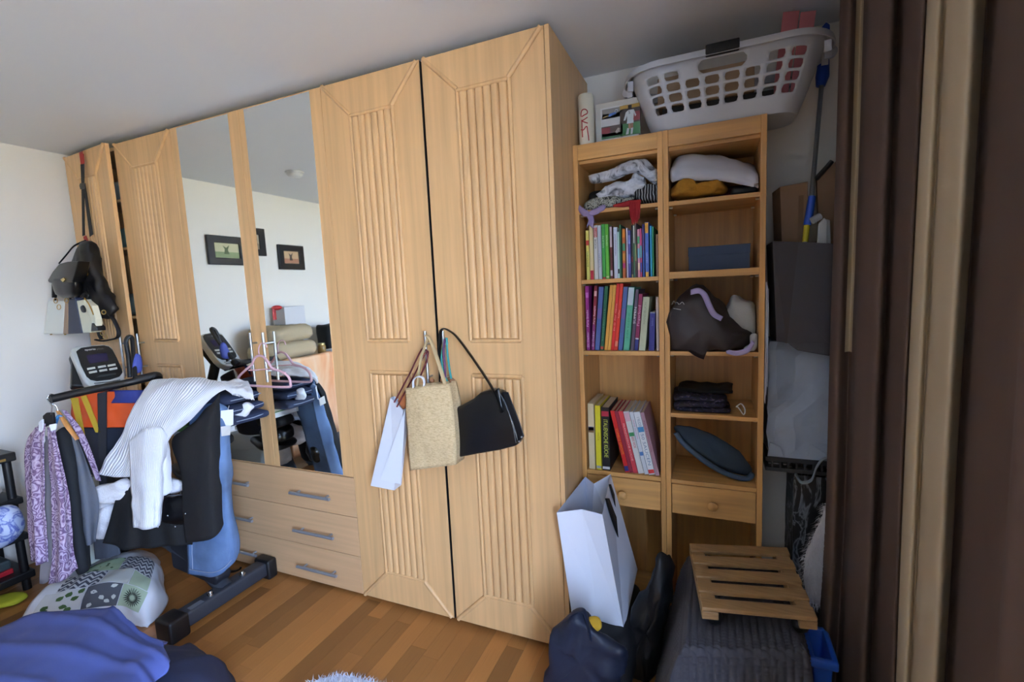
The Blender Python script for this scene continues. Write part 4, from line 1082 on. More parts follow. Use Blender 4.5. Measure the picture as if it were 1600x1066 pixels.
lft = [onside(a, b) for a, b in [(944, 779), (950, 800), (960, 830), (972, 858)]]; rgt = [onside(a, b) for a, b in [(950, 779), (958, 800), (970, 828), (980, 858)]]
sheet('ribbon', [lft, rgt], RIBB, t, nu=20, nv=2, thick=.002)
sheet('ribbon', [[onside(a, b) for a, b in [(950, 757), (955, 775), (962, 800), (967, 822)]], [onside(a, b) for a, b in [(953, 757), (959, 775), (966, 800), (970, 824)]]], RIBB, t, nu=20, nv=2, thick=.002)
# black bags around it
BKB = mat('black_bag_nylon', '#0e0f13', .5, bump=.2, bscale=30)
tag(puff('black_bag', px([(1036, 868), (1045, 885), (1042, 930), (1032, 985), (1020, 1060), (1012, 1110), (985, 1110), (975, 1060), (985, 985), (1005, 925), (1020, 890)], y=-.02), (-.3, -1, .1), BKB, front=.035, back=.10, wr=.026, ws=17, seed=5), 'tall black fabric bag between white carrier bag and grey throw', 'bag')
tag(cushion('black_pouch', (.055, -.16, .002), (.27, .20, .226), mat('black_sack', '#101015', .7, bump=.2, bscale=40), r=.05, wr=.012, ws=12, seed=9), 'low black sack that carries the white paper bag', 'bag')
t = thing('navy_bag', 'dark navy shopping bag on the floor in front of the wardrobe corner', 'bag', (.13, -.27, 0))
NV = mat('navy_coated_cloth', '#121b30', .55, bump=.3, bscale=16)
puff('bag_body', px([(868, 985), (882, 968), (908, 956), (922, 968), (940, 988), (972, 1006), (984, 1018), (978, 1040), (966, 1075), (950, 1120), (880, 1130), (845, 1110), (852, 1060), (860, 1015)], y=-.24), (-.2, -1, .35), NV, t, front=.04, back=.05, wr=.026, ws=17, seed=12)
mk('handle', G().tube(spline(px([(880, 972), (898, 956), (912, 955), (918, 972), (924, 1000)], y=-.262), 20), .012, 8, flat=.35), NV, t, smooth=True)
tag(puff('yellow_glove', px([(919, 968), (926, 963), (934, 965), (940, 974), (938, 984), (928, 988), (924, 978)], y=-.235), (0, -1, .2), mat('yellow_cloth', '#b08a1e', .8), front=.012, back=.012, wr=.004, ws=40, seed=2), 'mustard yellow bit of cloth peeping out of the navy bag', 'cloth')

# ------------------------------------------------------------------ curtain
CB = mat('brown_curtain', '#57443b', .8, bump=.1, bscale=400)
CBE = mat('beige_curtain', '#bba98c', .8, bump=.1, bscale=400)
ctrl = [(1352, .30, 0), (1318, .285, 0), (1302, .21, 0), (1299, .13, 0), (1312, .085, 0), (1328, .12, 1), (1336, .07, 0), (1340, .02, 0), (1356, -.03, 0), (1374, -.06, 0), (1382, .0, 0), (1392, -.06, 0), (1406, -.12, 0), (1420, -.16, 0), (1424, -.10, 0), (1426, -.20, 1), (1440, -.255, 1), (1449, -.235, 1), (1462, -.31, 1), (1488, -.38, 1), (1502, -.345, 1), (1512, -.32, 0), (1530, -.40, 0), (1560, -.52, 0), (1590, -.59, 0), (1640, -.66, 0)]
pts = [at(a, 533, y=b) for a, b, c in ctrl]
for k in range(1, 12):
    ctrl.append((0, 0, 1 if k % 6 in (3, 4) else 0)); pts.append(V((.955 + .028 * (-1) ** k, -.66 - k * .066, 1.42)))
cc = []
for i in range(len(pts) - 1):
    for k in range(6): cc.append((cr(pts[max(0, i - 1)], pts[i], pts[i + 1], pts[min(len(pts) - 1, i + 2)], k / 6), 1 if (ctrl[i][2] and ctrl[i + 1][2]) or (ctrl[i][2] and k < 3) or (ctrl[i + 1][2] and k >= 3) else 0))
cc.append((pts[-1], 0))
nz_ = 40
def curt(u, v):
    x = u * (len(cc) - 1); i = min(int(x), len(cc) - 2); f = x - i
    p = cc[i][0].lerp(cc[i + 1][0], f); z = 2.325 + (.035 - 2.325) * v
    h = max(0, (v - .72) / .28)
    q = V((p.x, p.y, z)); far = max(0, 1 - u * 4)
    q.x += -.022 * far * h + .006 * noise.noise(V((u * 9, v * 3, 2))) * v
    q.y += .01 * noise.noise(V((u * 7, v * 2.5, 6))) * v
    if far > 0: q.z += .0
    return q
t = thing('curtain', 'brown floor-length curtain with broad beige stripes beside the window', 'curtain', (.95, -.2, .03))
NU = len(cc) - 1
sheet('curtain_panel', curt, CB, t, nu=NU, nv=nz_, thick=.0025, mats=[CB, CBE], mfn=lambda u, v: cc[min(NU - 1, int(u * NU))][1] and not (u < .3 and v > .5))
mk('curtain_rail', G().box((.93, -3.2, ZC - .022), (.98, .33, ZC - .001)), mat('white_rail', '#dcdcdc', .4), t)

# ------------------------------------------------------------------ hanging from the wardrobe handles
t = thing('paper_bag', 'narrow white paper bag with dark red cords hanging on the fluted door', 'bag', tuple(at(620, 700, y=-.07)))
yq = -.05; GW = mat('paper_bag_white', '#dcdfe8', .55)
fr_ = [at(618, 622, y=-.015), at(634, 642, y=-.105), at(626, 758, y=-.105), at(590, 750, y=-.075)]
A0, A1 = at(616, 619, y=-.03), at(640, 636, y=-.03)
B0, B1 = at(591, 752, y=-.04), at(627, 758, y=-.04)
off = V((.01, -.075, 0))
crease = at(603, 690, y=-.03)
g = G()
vs = [A0, A1, B1, B0, A0 + V((.004, -.03, .0)), A1 + V((.004, -.05, 0)), B1 + V((.004, -.055, 0)), B0 + V((0, -.05, 0))]
g.add(vs, [(0, 3, 2, 1), (4, 5, 6, 7), (0, 4, 7, 3), (1, 2, 6, 5), (3, 7, 6, 2)])
mk('bag_body', g, GW, t, solid=.001)
m1 = at(624, 652, y=-.088); m2 = at(596, 742, y=-.092); m3 = at(601, 756, y=-.093)
mk('folded_side', G().prism([at(633, 640, y=-.087), at(626, 757, y=-.097), at(594, 750, y=-.093)], (0, .002, 0)), WHITEP, t)
CORD = mat('dark_red_cord', '#5a1018', .6)
h5 = at(663, 548, y=-.035)
for e0, e1 in (((616, 629), (660, 545)), ((620, 636), (666, 550))):
    mk('cord', G().tube(spline([at(*e0, y=-.085), at((e0[0] * .45 + e1[0] * .55), (e0[1] * .45 + e1[1] * .55) + 1, y=-.065), at(*e1, y=-.046), at(668, 560, y=-.044), at(656, 590, y=-.05)], 24), .0034, 7), CORD, t, smooth=True)
mk('inner_paper', G().prism([at(622, 626, y=-.045), at(634, 610, y=-.045), at(638, 636, y=-.045), at(630, 640, y=-.045)], (0, -.004, 0)), mat('orange_tissue', '#c87a4a', .8), t)
# burlap bag
JUTE = pattern('jute', nz_pat([(.3, '#b29870'), (.6, '#cfb78e')], 90, dist=.5, stretch=(1, 1, 3)), .95)
t = thing('jute_bag', 'natural jute gift bag hanging on the middle wardrobe handles', 'bag', tuple(at(672, 670, y=-.1)))
ctl = []
oj = [at(634, 607, y=-.11), at(668, 604, y=-.118), at(701, 600, y=-.11), at(707, 640, y=-.122), at(711, 690, y=-.125), at(712, 726, y=-.12), at(676, 728, y=-.125), at(641, 735, y=-.12), at(638, 690, y=-.125), at(635, 645, y=-.122)]
def jute(u, v):
    l = curve1([oj[0], oj[9], oj[8], oj[7]], v); r = curve1([oj[2], oj[3], oj[4], oj[5]], v)
    p = l.lerp(r, u); p.y -= .016 * math.sin(math.pi * u) * math.sin(math.pi * min(1, v + .12)); p.z += .006 * (1 - abs(2 * u - 1)) * (0 if v < .5 else 0) + .003 * math.sin(u * 3) * (1 - v)
    return p
def juteb(u, v):
    p = jute(u, v); p.y = -.052 + (p.y + .115) * .15; return p
sheet('bag_front', jute, JUTE, t, nu=26, nv=26, thick=.003, wr=.004, ws=25, seed=3)
sheet('bag_back', juteb, JUTE, t, nu=10, nv=10, thick=.003)
for uu in (0, 1): sheet('bag_side', lambda u, v, uu=uu: jute(uu, v).lerp(juteb(uu, v), u) + V((.004 * math.sin(math.pi * u) * (1 if uu == 0 else -1), 0, 0)), JUTE, t, nu=6, nv=14, thick=.003)
sheet('bag_bottom', lambda u, v: jute(u, 1).lerp(juteb(u, 1), v), JUTE, t, nu=10, nv=4, thick=.003)
STR = mat('jute_strap', '#bfa67c', .95, bump=.2, bscale=200)
for a, b, c in (((652, 604), (658, 560), (668, 530)), ((696, 602), (683, 560), (672, 530))):
    mk('handle', G().tube(spline([at(*a, y=-.10), at(*b, y=-.075), at(*c, y=-.046), at(665, 524, y=-.044)], 18), .0085, 8, flat=.35), STR, t, smooth=True)
mk('white_loop', G().tube(spline([at(646, 606, y=-.112), at(646, 595, y=-.115), at(652, 589, y=-.118), at(660, 590, y=-.118), at(663, 597, y=-.116), at(662, 607, y=-.112)], 22), .0068, 8, flat=.4), mat('white_ribbon', '#e4e6ee', .6), t, smooth=True, label='white ribbon loop')
# bead string on the right handle
t = thing('bead_necklace', 'turquoise cord with round wooden beads on the right wardrobe handle', 'necklace', tuple(at(697, 570, y=-.05)))
TQ = mat('turquoise_cord', '#2f8f8c', .6); PR = mat('purple_cord', '#5a3060', .6); BD = mat('wooden_bead', '#a8734f', .4)
for k, pts in enumerate(([(697, 528), (692, 545), (690, 565), (694, 585), (701, 600), (704, 607)], [(698, 528), (699, 550), (702, 575), (705, 592)], [(695, 530), (693, 550), (695, 570), (696, 590)])):
    mk('cord', G().tube(spline(px(pts, y=-.048 - k * .004), 20), .0042, 7), TQ if k < 2 else PR, t, smooth=True)
for q in ((675, 595), (693, 594), (706, 596)):
    mk('bead', G().ball(at(*q, y=-.041), .0135 if q[0] > 680 else .010, 18), BD, t, smooth=True)
# black shoulder bag
t = thing('shoulder_bag', 'glossy black leather shoulder bag hanging from the right wardrobe handle', 'handbag', tuple(at(765, 660, y=-.08)))
body = [(714, 634), (720, 633), (730, 629), (748, 619), (760, 609), (775, 605), (792, 609), (801, 625), (812, 655), (820, 682), (816, 690), (790, 697), (750, 704), (730, 708), (715, 711), (714, 690)]
P0 = px(body, y=-.03)
ob = mk('bag_body', G().prism(P0, (0, -.055, 0)), BLACKL, t, bev=.012, seg=4)
for p in ob.data.polygons: p.use_smooth = True
mk('side_gusset', G().prism(px([(784, 612), (794, 613), (812, 660), (819, 682), (812, 690), (800, 655)], y=-.088), (0, .004, 0)), BLACKL, t, bev=.002)
mk('seam', G().tube(spline(px([(778, 610), (790, 632), (800, 662), (806, 692)], y=-.090), 16), .0018, 6), mat('seam_black', '#26262a', .4), t)
sheet('strap', [[at(a, b, y=c) for a, b, c in [(772, 612, -.088), (782, 646, -.095)]], [at(a, b, y=c) for a, b, c in [(780, 606, -.088), (786, 645, -.095)]]], BLACKL, t, nu=8, nv=2, thick=.004)
mk('strap', G().tube(spline([at(786, 644, y=-.094), at(770, 608, y=-.092), at(740, 562, y=-.065), at(715, 528, y=-.052), at(702, 517, y=-.046), at(692, 514, y=-.044), at(688, 525, y=-.04), at(688, 570, y=-.03), at(690, 640, y=-.032)], 44), .010, 8, flat=.3), BLACKL, t, smooth=True)
for q in ((815, 683), (811, 690)): mk('zip_pull', G().ball(at(*q, y=-.09), .004, 10), STEEL, t)
# pink hanger on the mirror door handle
t = thing('clothes_hanger', 'pink plastic clothes hanger hooked on the mirror door handles', 'hanger', tuple(at(412, 580, y=-.06)))
PKH = mat('pink_plastic', '#d5aab4', .4)
hp = [(380, 602), (415, 604), (450, 605), (454, 600), (450, 588), (438, 580), (426, 576), (420, 568), (413, 559), (405, 556), (398, 560), (393, 570), (383, 579), (374, 588), (371, 597), (374, 602)]
mk('frame', G().tube(spline(px(hp + hp[:1], y=-.062), 70)[:-1], .0058, 8, closed=True), PKH, t, smooth=True)
mk('crossbar', G().tube(px([(389, 579), (420, 577), (446, 573 + 9)], y=-.062), .003, 7), PKH, t, smooth=True)
mk('hook', G().tube(spline(px([(405, 556), (404, 545), (408, 537), (414, 537), (417, 543)], y=-.055), 18), .0028, 8), PKH, t, smooth=True)

# ------------------------------------------------------------------ left: bags hung over the ajar door
yd = -.045
t = thing('luggage_strap', 'black luggage strap with red ends hung over the ajar wardrobe door', 'strap', tuple(at(132, 300, y=yd)))
REDS = mat('red_webbing', '#a8322c', .7); BWB = mat('black_webbing', '#141417', .7)
mk('red_end', G().prism([at(124, 242, y=yd), at(129.5, 240, y=yd), at(131, 256, y=yd), at(126, 257, y=yd)], (0, .004, 0)), REDS, t)
mk('strap_top', G().prism([at(124, 239, y=-.03), at(129.5, 237, y=-.03), at(129.5, 240, y=-.05), at(124, 242, y=-.05)], (0, 0, .003)), REDS, t)
L = lambda a, b, q=0: at(a, b, y=yd - q)
for pa in (([(125.5, 257), (131, 256), (131.5, 285), (127, 286)]), ([(127, 286), (131, 285), (132, 368), (128.5, 369)]), ([(129.5, 287), (132.5, 286), (145, 366), (140, 370)])):
    mk('black_webbing', G().prism([L(*q) for q in pa], (0, .003, 0)), BWB, t)
mk('buckle', G().prism([L(123.5, 290, .003), L(125, 286, .003), L(131, 287, .003), L(131, 295, .003), L(125, 296, .003)], (0, .008, 0)), BLACKP, t, bev=.002)
mk('red_end', G().prism([L(130, 370), L(134, 368), L(139, 382), L(133, 384)], (0, .004, 0)), REDS, t)
# big black nylon bag
BKN = mat('black_nylon', '#111114', .55, bump=.25, bscale=22)
t = thing('rucksack', 'black nylon rucksack hanging behind the satchel on the ajar door', 'bag', tuple(at(150, 440, y=-.10)))
puff('bag_body', px([(126, 381), (134, 376), (141, 378), (146, 396), (152, 418), (158, 436), (166, 456), (176, 474), (180, 488), (172, 497), (156, 496), (140, 490), (124, 478), (114, 455), (112, 425), (120, 400)], y=-.11), (.35, -1, 0), BKN, t, front=.04, back=.05, wr=.02, ws=20, seed=4)
mk('shoulder_strap', G().tube(spline(px([(168, 470), (171, 490), (178, 500), (185, 516), (184, 527), (172, 531), (160, 533), (150, 531)], y=-.12), 26), .011, 8, flat=.4), BWB, t, smooth=True)
mk('shoulder_strap', G().tube(spline(px([(150, 478), (153, 500), (155, 520), (159, 530)], y=-.13), 16), .012, 8, flat=.4), BWB, t, smooth=True)
for q in ((134, 428), (126, 441), (162, 488), (160, 521), (164, 526)):
    mk('metal_ring', G().tube([at(q[0] + 3.2 * math.cos(a * .52), q[1] + 3.2 * math.sin(a * .52), y=-.175) for a in range(12)], .0022, 6, closed=True), mat('pale_gold', '#c8b070', .3, 1), t, smooth=True)
mk('zip_tag', G().prism(px([(121, 446), (124, 445), (126, 458), (122, 459)], y=-.175), (0, .003, 0)), mat('pale_gold', '#c8b070', .3, 1), t)
# satchel
t = thing('satchel', 'black leather satchel with flap and gold clasp against the left wall', 'handbag', tuple(at(95, 430, y=-.22)))
ys = -.205
puff('bag_body', px([(83, 432), (100, 428), (116, 428), (122, 440), (120, 462), (105, 466), (92, 462), (86, 448)], y=ys), (.3, -1, 0), BLACKL, t, front=.03, back=.05, wr=.004, seed=3)
fl_ = px([(92, 412), (104, 409), (122, 408), (118, 425), (113, 441), (92, 444), (76, 442), (74, 438), (82, 424)], y=ys - .028)
mk('flap', G().prism(fl_, (0, .055, 0)), BLACKL, t, bev=.006, seg=3)
mk('clasp', G().prism(px([(94, 437), (99, 434), (102, 437), (98, 441)], y=ys - .034), (0, .006, 0)), mat('pale_gold', '#c8b070', .3, 1), t, bev=.001)
mk('strap', G().tube(spline([at(92, 412, y=ys), at(104, 398, y=ys + .03), at(114, 386, y=-.13), at(124, 380, y=-.10), at(134, 376, y=-.07)], 22), .008, 8, flat=.4), BLACKL, t, smooth=True)
mk('strap', G().tube(px([(83, 440), (83.5, 465)], y=ys - .012), .007, 8, flat=.5), BLACKL, t, smooth=True)
# tote in three colours
t = thing('striped_tote', 'white tote with tan and navy stripes below the black satchel', 'handbag', tuple(at(98, 495, y=-.2)))
yt = -.19; GOLD = mat('gold_metal', '#c09a4a', .3, 1)
cols = [([(75, 470), (101, 470), (98, 522), (68, 522)], mat('white_leather', '#e6e8e0', .45)), ([(101.3, 471), (106, 470), (106, 522), (98.3, 522)], mat('tan_leather', '#9c8068', .5)), ([(106.3, 469), (117, 465), (128, 521), (106.3, 522)], mat('navy_leather', '#1c2744', .45))]
for q, m_ in cols: mk('panel', G().prism(px(q, y=yt), (0, .055, 0)), m_, t, bev=.003)
for q in ((80, 523.5), (102, 523.5)): mk('foot_stud', G().lathe([(.005, 0), (.005, .006)], at(*q, y=yt + .02), (0, 0, 1), 10), GOLD, t)
for a in ((87, 470), (92, 480), (104, 470)): mk('charm', G().tube([at(a[0] + 3 * math.cos(k * .7), a[1] + 4 * math.sin(k * .7), y=yt - .005) for k in range(9)], .0018, 6, closed=True), GOLD, t, smooth=True)
mk('handle', G().tube(spline(px([(86, 470), (90, 455), (100, 452), (108, 458), (110, 468)], y=yt + .02), 18), .005, 8), BLACKL, t, smooth=True)
t = thing('cream_handbag', 'small cream and black handbag hanging between tote and rucksack', 'handbag', tuple(at(135, 495, y=-.2)))
yt = -.185; CRM = mat('cream_leather', '#e2e0c8', .45)
mk('bag_body', G().prism(px([(119, 470), (131, 468), (143, 500), (146, 514), (142, 520), (129, 521)], y=yt), (0, .05, 0)), CRM, t, bev=.004)
mk('flap', G().prism(px([(132, 469), (143, 478), (149, 498), (150, 510), (141, 497)], y=yt - .012), (0, .03, 0)), CRM, t, bev=.003)
mk('black_corner', G().prism(px([(143, 505), (151, 511), (152, 517), (142, 518)], y=yt - .006), (0, .04, 0)), BLACKL, t, bev=.002)
puff('black_patch', px([(126, 480), (130, 477), (134, 482), (134, 488), (129, 488)], y=yt - .003), (0, -1, 0), BLACKL, t, front=.006, back=.002)
mk('chain', G().tube(spline(px([(132, 466), (138, 474), (143, 484), (146, 492)], y=yt - .016), 16), .003, 6), GOLD, t, smooth=True)
mk('handle', G().tube(spline(px([(122, 470), (124, 460), (132, 456), (138, 462), (136, 470)], y=yt + .02), 18), .005, 8), BLACKL, t, smooth=True)
# clutter in the door gap: folded cloth on wardrobe shelves
for k, (z, c, lb) in enumerate(((2.036, '#b9c4c0', 'pale grey folded cloth on the top wardrobe shelf behind the ajar door'), (1.766, '#7fa8a4', 'pale green folded cloth on the second wardrobe shelf behind the ajar door'), (1.366, '#a8b8a8', 'grey-green folded cloth on the third wardrobe shelf behind the ajar door'))):
    tag(cushion('folded_cloth', (-2.88, .10, z + .005), (-2.50, .42, z + .13), mat('folded_' + str(k), c, .9), r=.04, wr=.012, ws=14, seed=k), lb, 'cloth', 'folded cloth inside the left wardrobe')

# ------------------------------------------------------------------ exercise bike
GREYM = mat('dark_grey_steel', '#3e424b', .4, .3); CHR = mat('chrome', '#c8ccd0', .2, 1)
SILP = mat('silver_plastic', '#c6cac8', .3, .3)
t = thing('exercise_bike', 'black and grey exercise bike buried under clothes beside the wardrobe', 'exercise bike', (-2.0, -.25, 0))
xs = -1.605
sb = mk('rear_stabilizer', G().box((xs - .038, -.475, .022), (xs + .038, -.03, .092)), GREYM, t, bev=.012, seg=3)
for y0, y1 in ((-.535, -.45), (-.06, .0 - .004)):
    mk('end_cap', G().box((xs - .052, y0, .0), (xs + .052, y1, .102)), BLACKP, sb, bev=.012, seg=3)
for y in (-.33, -.17):
    mk('bolt', G().lathe([(.014, 0), (.014, .006), (.009, .007), (.009, .016), (.006, .02)], (xs + .012, y, .092), seg=14), CHR, sb, smooth=True)
mk('rating_label', G().box((xs + .002, -.43, .0922), (xs + .03, -.37, .0928)), mat('label_grey', '#6a6e78', .5), sb)
mk('frame_beam', G().tube([(xs, -.25, .07), (-1.80, -.25, .19), (-2.15, -.25, .30), (-2.5, -.25, .32), (-2.68, -.25, .08)], [.035, .04, .045, .045, .035], 14), GREYM, t, smooth=True)
mk('front_stabilizer', G().tube([(-2.68, -.45, .045), (-2.68, -.08, .045)], .035, 14), GREYM, t, smooth=True)
mk('flywheel_housing', G().lathe([(.20, -.05), (.225, -.035), (.225, .035), (.20, .05)], (-2.42, -.25, .34), (0, 1, 0), 32), BLACKP, t, smooth=True)
mk('shroud', G().prism([(-1.93, -.29, .13), (-1.62, -.29, .10), (-1.60, -.29, .14), (-1.78, -.29, .40), (-1.93, -.29, .42)], (0, .08, 0)), mat('shroud_black', '#1a1b24', .6), t, bev=.015, seg=3)
mk('seat_post', G().tube([(-1.86, -.25, .30), (-1.80, -.25, .60)], .024, 14), CHR, t, smooth=True)
puff('saddle', [(-1.95, -.22, .62), (-1.90, -.25, .62), (-1.76, -.30, .62), (-1.66, -.29, .62), (-1.64, -.22, .62), (-1.66, -.15, .62), (-1.76, -.13, .62), (-1.90, -.19, .62)], (0, 0, 1), BLACKL, t, front=.03, back=.03)
mk('crank', G().tube([(-2.25, -.17, .30), (-2.32, -.165, .44)], .014, 10), CHR, t, smooth=True)
mk('pedal', G().box((-2.37, -.15, .43), (-2.27, -.06, .455)), BLACKP, t, bev=.006)
mk('pedal_strap', G().tube(spline([at(340, 892, z=.05), at(352, 893, z=.045), at(365, 893, z=.045), at(374, 890, z=.06), at(377, 886, z=.07)], 16), .011, 8, flat=.4), BLACKL, t, smooth=True)
mk('console_post', G().tube([(-2.46, -.25, .42), (-2.30, -.27, .95), (-2.26, -.28, 1.06)], .028, 14), BLACKP, t, smooth=True)
# handlebar: one long bar along y in front of the console
HB = [at(79, 624, x=-2.10), at(130, 612, x=-2.09), at(200, 598, x=-2.06), at(243, 588, x=-2.0)]
mk('handlebar', G().tube(spline(HB, 24), .0175, 14), BLACKP, t, smooth=True)
mk('handlebar_stem', G().tube([at(165, 606, x=-2.08), (-2.22, -.30, 1.02)], .016, 12), BLACKP, t, smooth=True)
mk('grip', G().tube(spline([at(212, 594, x=-2.05), at(243, 587, x=-2.0), at(247, 592, x=-1.98)], 12), .0195, 14), BLACKP, t, smooth=True)
for q in ((200, 590), (215, 588)):
    pass
mk('side_bar', G().tube(spline([at(203, 590, x=-2.12), at(201, 560, x=-2.14), at(197, 532, x=-2.16), at(206, 528, x=-2.16), at(209, 560, x=-2.12), at(211, 590, x=-2.07)], 26), .010, 10), BLACKP, t, smooth=True)
puff('blue_cover', px([(207, 570), (212, 553), (221, 558), (222, 578), (214, 584), (207, 582)], x=-2.10), (1, -.6, 0), mat('blue_cover', '#3c4a9a', .7), t, front=.012, back=.012)
# console: outlined from its corners
CN = V((.80, -.12, .62)).normalized(); CP = at(152, 572, d=2.30)
def cc_(u, v):
    r = at(100 + u / 12.545, 530 + v / 12.545, d=1) - CAM
    return CAM + r * ((CP - CAM).dot(CN) / r.dot(CN))
body = [(150, 190), (250, 140), (500, 115), (760, 100), (880, 120), (950, 170), (1010, 290), (1140, 560), (1190, 680), (1195, 780), (1130, 900), (960, 950), (800, 950), (600, 970), (520, 940), (400, 830), (250, 480), (150, 250)]
bp = [cc_(*q) for q in body]
nrm = CN
con = mk('console', G().prism(bp, -nrm * .045), SILP, t, bev=.008, seg=3)
mk('console_back', G().prism([cc_(*q) - nrm * .046 for q in [(190, 330), (150, 200), (250, 130), (800, 140), (960, 300), (1100, 700), (800, 850), (180, 810)]], -nrm * .04), BLACKP, con, bev=.008)
face = [(235, 250), (330, 180), (560, 145), (780, 130), (880, 155), (950, 220), (1030, 370), (1130, 590), (1145, 660), (1090, 740), (900, 800), (640, 830), (520, 805), (440, 740), (330, 520)]
mk('face_plate', G().prism([cc_(*q) + nrm * .0012 for q in face], nrm * .002), mat('console_black', '#15171a', .3), con)
mk('screen', G().prism([cc_(*q) + nrm * .0034 for q in [(430, 330), (830, 275), (875, 430), (500, 490)]], nrm * .0006), mat('screen_violet', '#2a2340', .15), con)
KEY = mat('key_silver', '#b9bab4', .4)
for q in ((530, 585), (738, 550), (930, 522), (565, 655), (765, 622), (962, 592)):
    c0_ = cc_(*q); ex = (cc_(q[0] + 78, q[1] - 14) - c0_); ey = (cc_(q[0] + 6, q[1] + 19) - c0_)
    mk('key', G().hexa([c0_ - ex - ey + nrm * .003, c0_ + ex - ey + nrm * .003, c0_ + ex + ey + nrm * .003, c0_ - ex + ey + nrm * .003, c0_ - ex - ey + nrm * .006, c0_ + ex - ey + nrm * .006, c0_ + ex + ey + nrm * .006, c0_ - ex + ey + nrm * .006]), KEY, con, bev=.001)
for q in (((590, 870), (1100, 800)), ((610, 905), (1110, 840))):
    a, b = cc_(*q[0]), cc_(*q[1]); m_ = a.lerp(b, .55) + (cc_(800, 900) - cc_(800, 880)) * .6
    mk('vent_slit', G().tube(spline([a + nrm * .001, m_ + nrm * .001, b + nrm * .001], 10), .0022, 6), mat('slit_grey', '#3a403e', .6), con)
mk('button_bar', G().prism([cc_(*q) + nrm * .0034 for q in [(620, 770), (700, 715), (1010, 675), (1020, 700), (760, 745)]], nrm * .001), mat('console_grey', '#34383a', .3), con)
LT = mat('console_lettering', '#c8c8c8', .4); LT2 = mat('console_lettering_dim', '#7a7a7a', .4)
ex = cc_(800, 190) - cc_(400, 225); uy = ex.cross(nrm) * -1
uy = nrm.cross(ex)
letters(con, 'sports', cc_(510, 212) + nrm * .003, ex, uy, LT, size=.014, length=ex.length * .53, bold=.03)
letters(con, 'plus.', cc_(710, 196) + nrm * .003, ex, uy, LT2, size=.014, length=ex.length * .37)

# ------------------------------------------------------------------ clothes piled on the bike
WJ = mat('blue_denim', '#6380ac', .9, bump=.35, bscale=350, var=.5, vscale=6)
DJ = mat('dark_denim', '#27314c', .9, bump=.35, bscale=350, var=.3, vscale=9)
WT = mat('white_cotton', '#e6e7ec', .9, bump=.15, bscale=200)
tag(cushion('leather_bag', (-1.76, -.25, .655), (-1.60, -.13, .735), BLACKL, r=.035, wr=.016, ws=14, seed=31), 'black leather piece with snap buttons lying on the bike saddle', 'leather')
tag(cushion('black_cloth_bundle', (-1.78, -.25, .737), (-1.60, -.12, .80), BLACKC, r=.03, wr=.012, seed=32), 'black cloth bundle under the books on the bike', 'cloth')
for k, (z0, z1, c, lb) in enumerate(((.802, .828, '#d8dadc', 'white box file in the heap on the bike'), (.829, .862, '#5a8a4a', 'green book on the white box file in the clothes heap'))):
    tt = thing('book', lb, 'book', (-1.74, -.28, z0), 'books inside the clothes heap')
    mk('cover', G().box((-1.82, -.262, z0), (-1.60, -.11, z0 + .004)), bcol(c), tt); mk('cover', G().box((-1.82, -.262, z1 - .004), (-1.60, -.11, z1)), bcol(c), tt)
    mk('pages', G().box((-1.815, -.259, z0 + .0041), (-1.605, -.115, z1 - .0041)), PAGES if k else mat('white_box_file', '#dcdee2', .6), tt)
    mk('spine', G().box((-1.82, -.2665, z0), (-1.60, -.2621, z1)), bcol('#5a8a4a' if k else '#d0d4d8'), tt)
t = thing('jeans_stack', 'stack of dark blue folded jeans in the heap on the bike', 'jeans', (-1.68, -.2, .865))
for k in range(3):
    cushion('folded_jeans', (-1.90 + k * .008, -.245, .865 + k * .047), (-1.435 - k * .012, -.05 - .01 * k, .908 + k * .047), DJ, t, r=.024, wr=.009, ws=14, seed=40 + k)
    mk('seam', G().tube([(-1.433 - k * .012, -.225, .889 + k * .047), (-1.431 - k * .012, -.14, .886 + k * .047), (-1.434 - k * .012, -.07, .89 + k * .047)], .0022, 6), mat('pale_thread', '#8a93a8', .8), t, smooth=True)
t = thing('white_tag', 'white paper clothing tag hanging below the folded jeans', 'tag', tuple(at(355, 655, d=2.07)))
mk('card', G().prism([at(345, 642, d=2.06), at(364, 640, d=2.08), at(364, 664, d=2.08), at(345, 672, d=2.06)], FW * .003), WHITEP, t)
mk('string', G().tube([at(356, 641, d=2.068), at(358, 634, d=2.085)], .0012, 5), mat('white_cord', '#d0d0d0', .8), t)
# white towel sticking out at the lower left
tt = thing('white_towel', 'white terry towel bundle hanging out of the heap at the left', 'towel', tuple(at(165, 790, d=2.12)))
TERRY = mat('white_terry', '#e4e2e6', .95, bump=.7, bscale=140)
puff('towel_fold', px([(134, 782), (140, 770), (158, 760), (185, 752), (200, 748), (230, 750), (280, 748), (284, 768), (240, 775), (200, 785), (165, 790), (145, 795)], d=2.11), -FW + V((0, 0, .3)), TERRY, tt, front=.045, back=.06, wr=.014, ws=18, seed=51)
puff('towel_fold', px([(143, 792), (160, 788), (185, 786), (200, 800), (195, 830), (180, 838), (152, 840), (144, 825), (148, 808)], d=2.15), -FW, TERRY, tt, front=.04, back=.05, wr=.016, ws=22, seed=52)
tag(sheet('grey_cloth', [[at(146, 826, d=2.17), at(165, 828, d=2.13), at(186, 828, d=2.12)], [at(147, 850, d=2.16), at(166, 852, d=2.12), at(186, 850, d=2.11)], [at(150, 874, d=2.15), at(168, 872, d=2.12), at(188, 866, d=2.11)]], mat('slate_cloth', '#4a505c', .9, bump=.1, bscale=200), thick=.006, wr=.005, seed=4), 'slate grey cloth hanging out below the white towel', 'cloth')
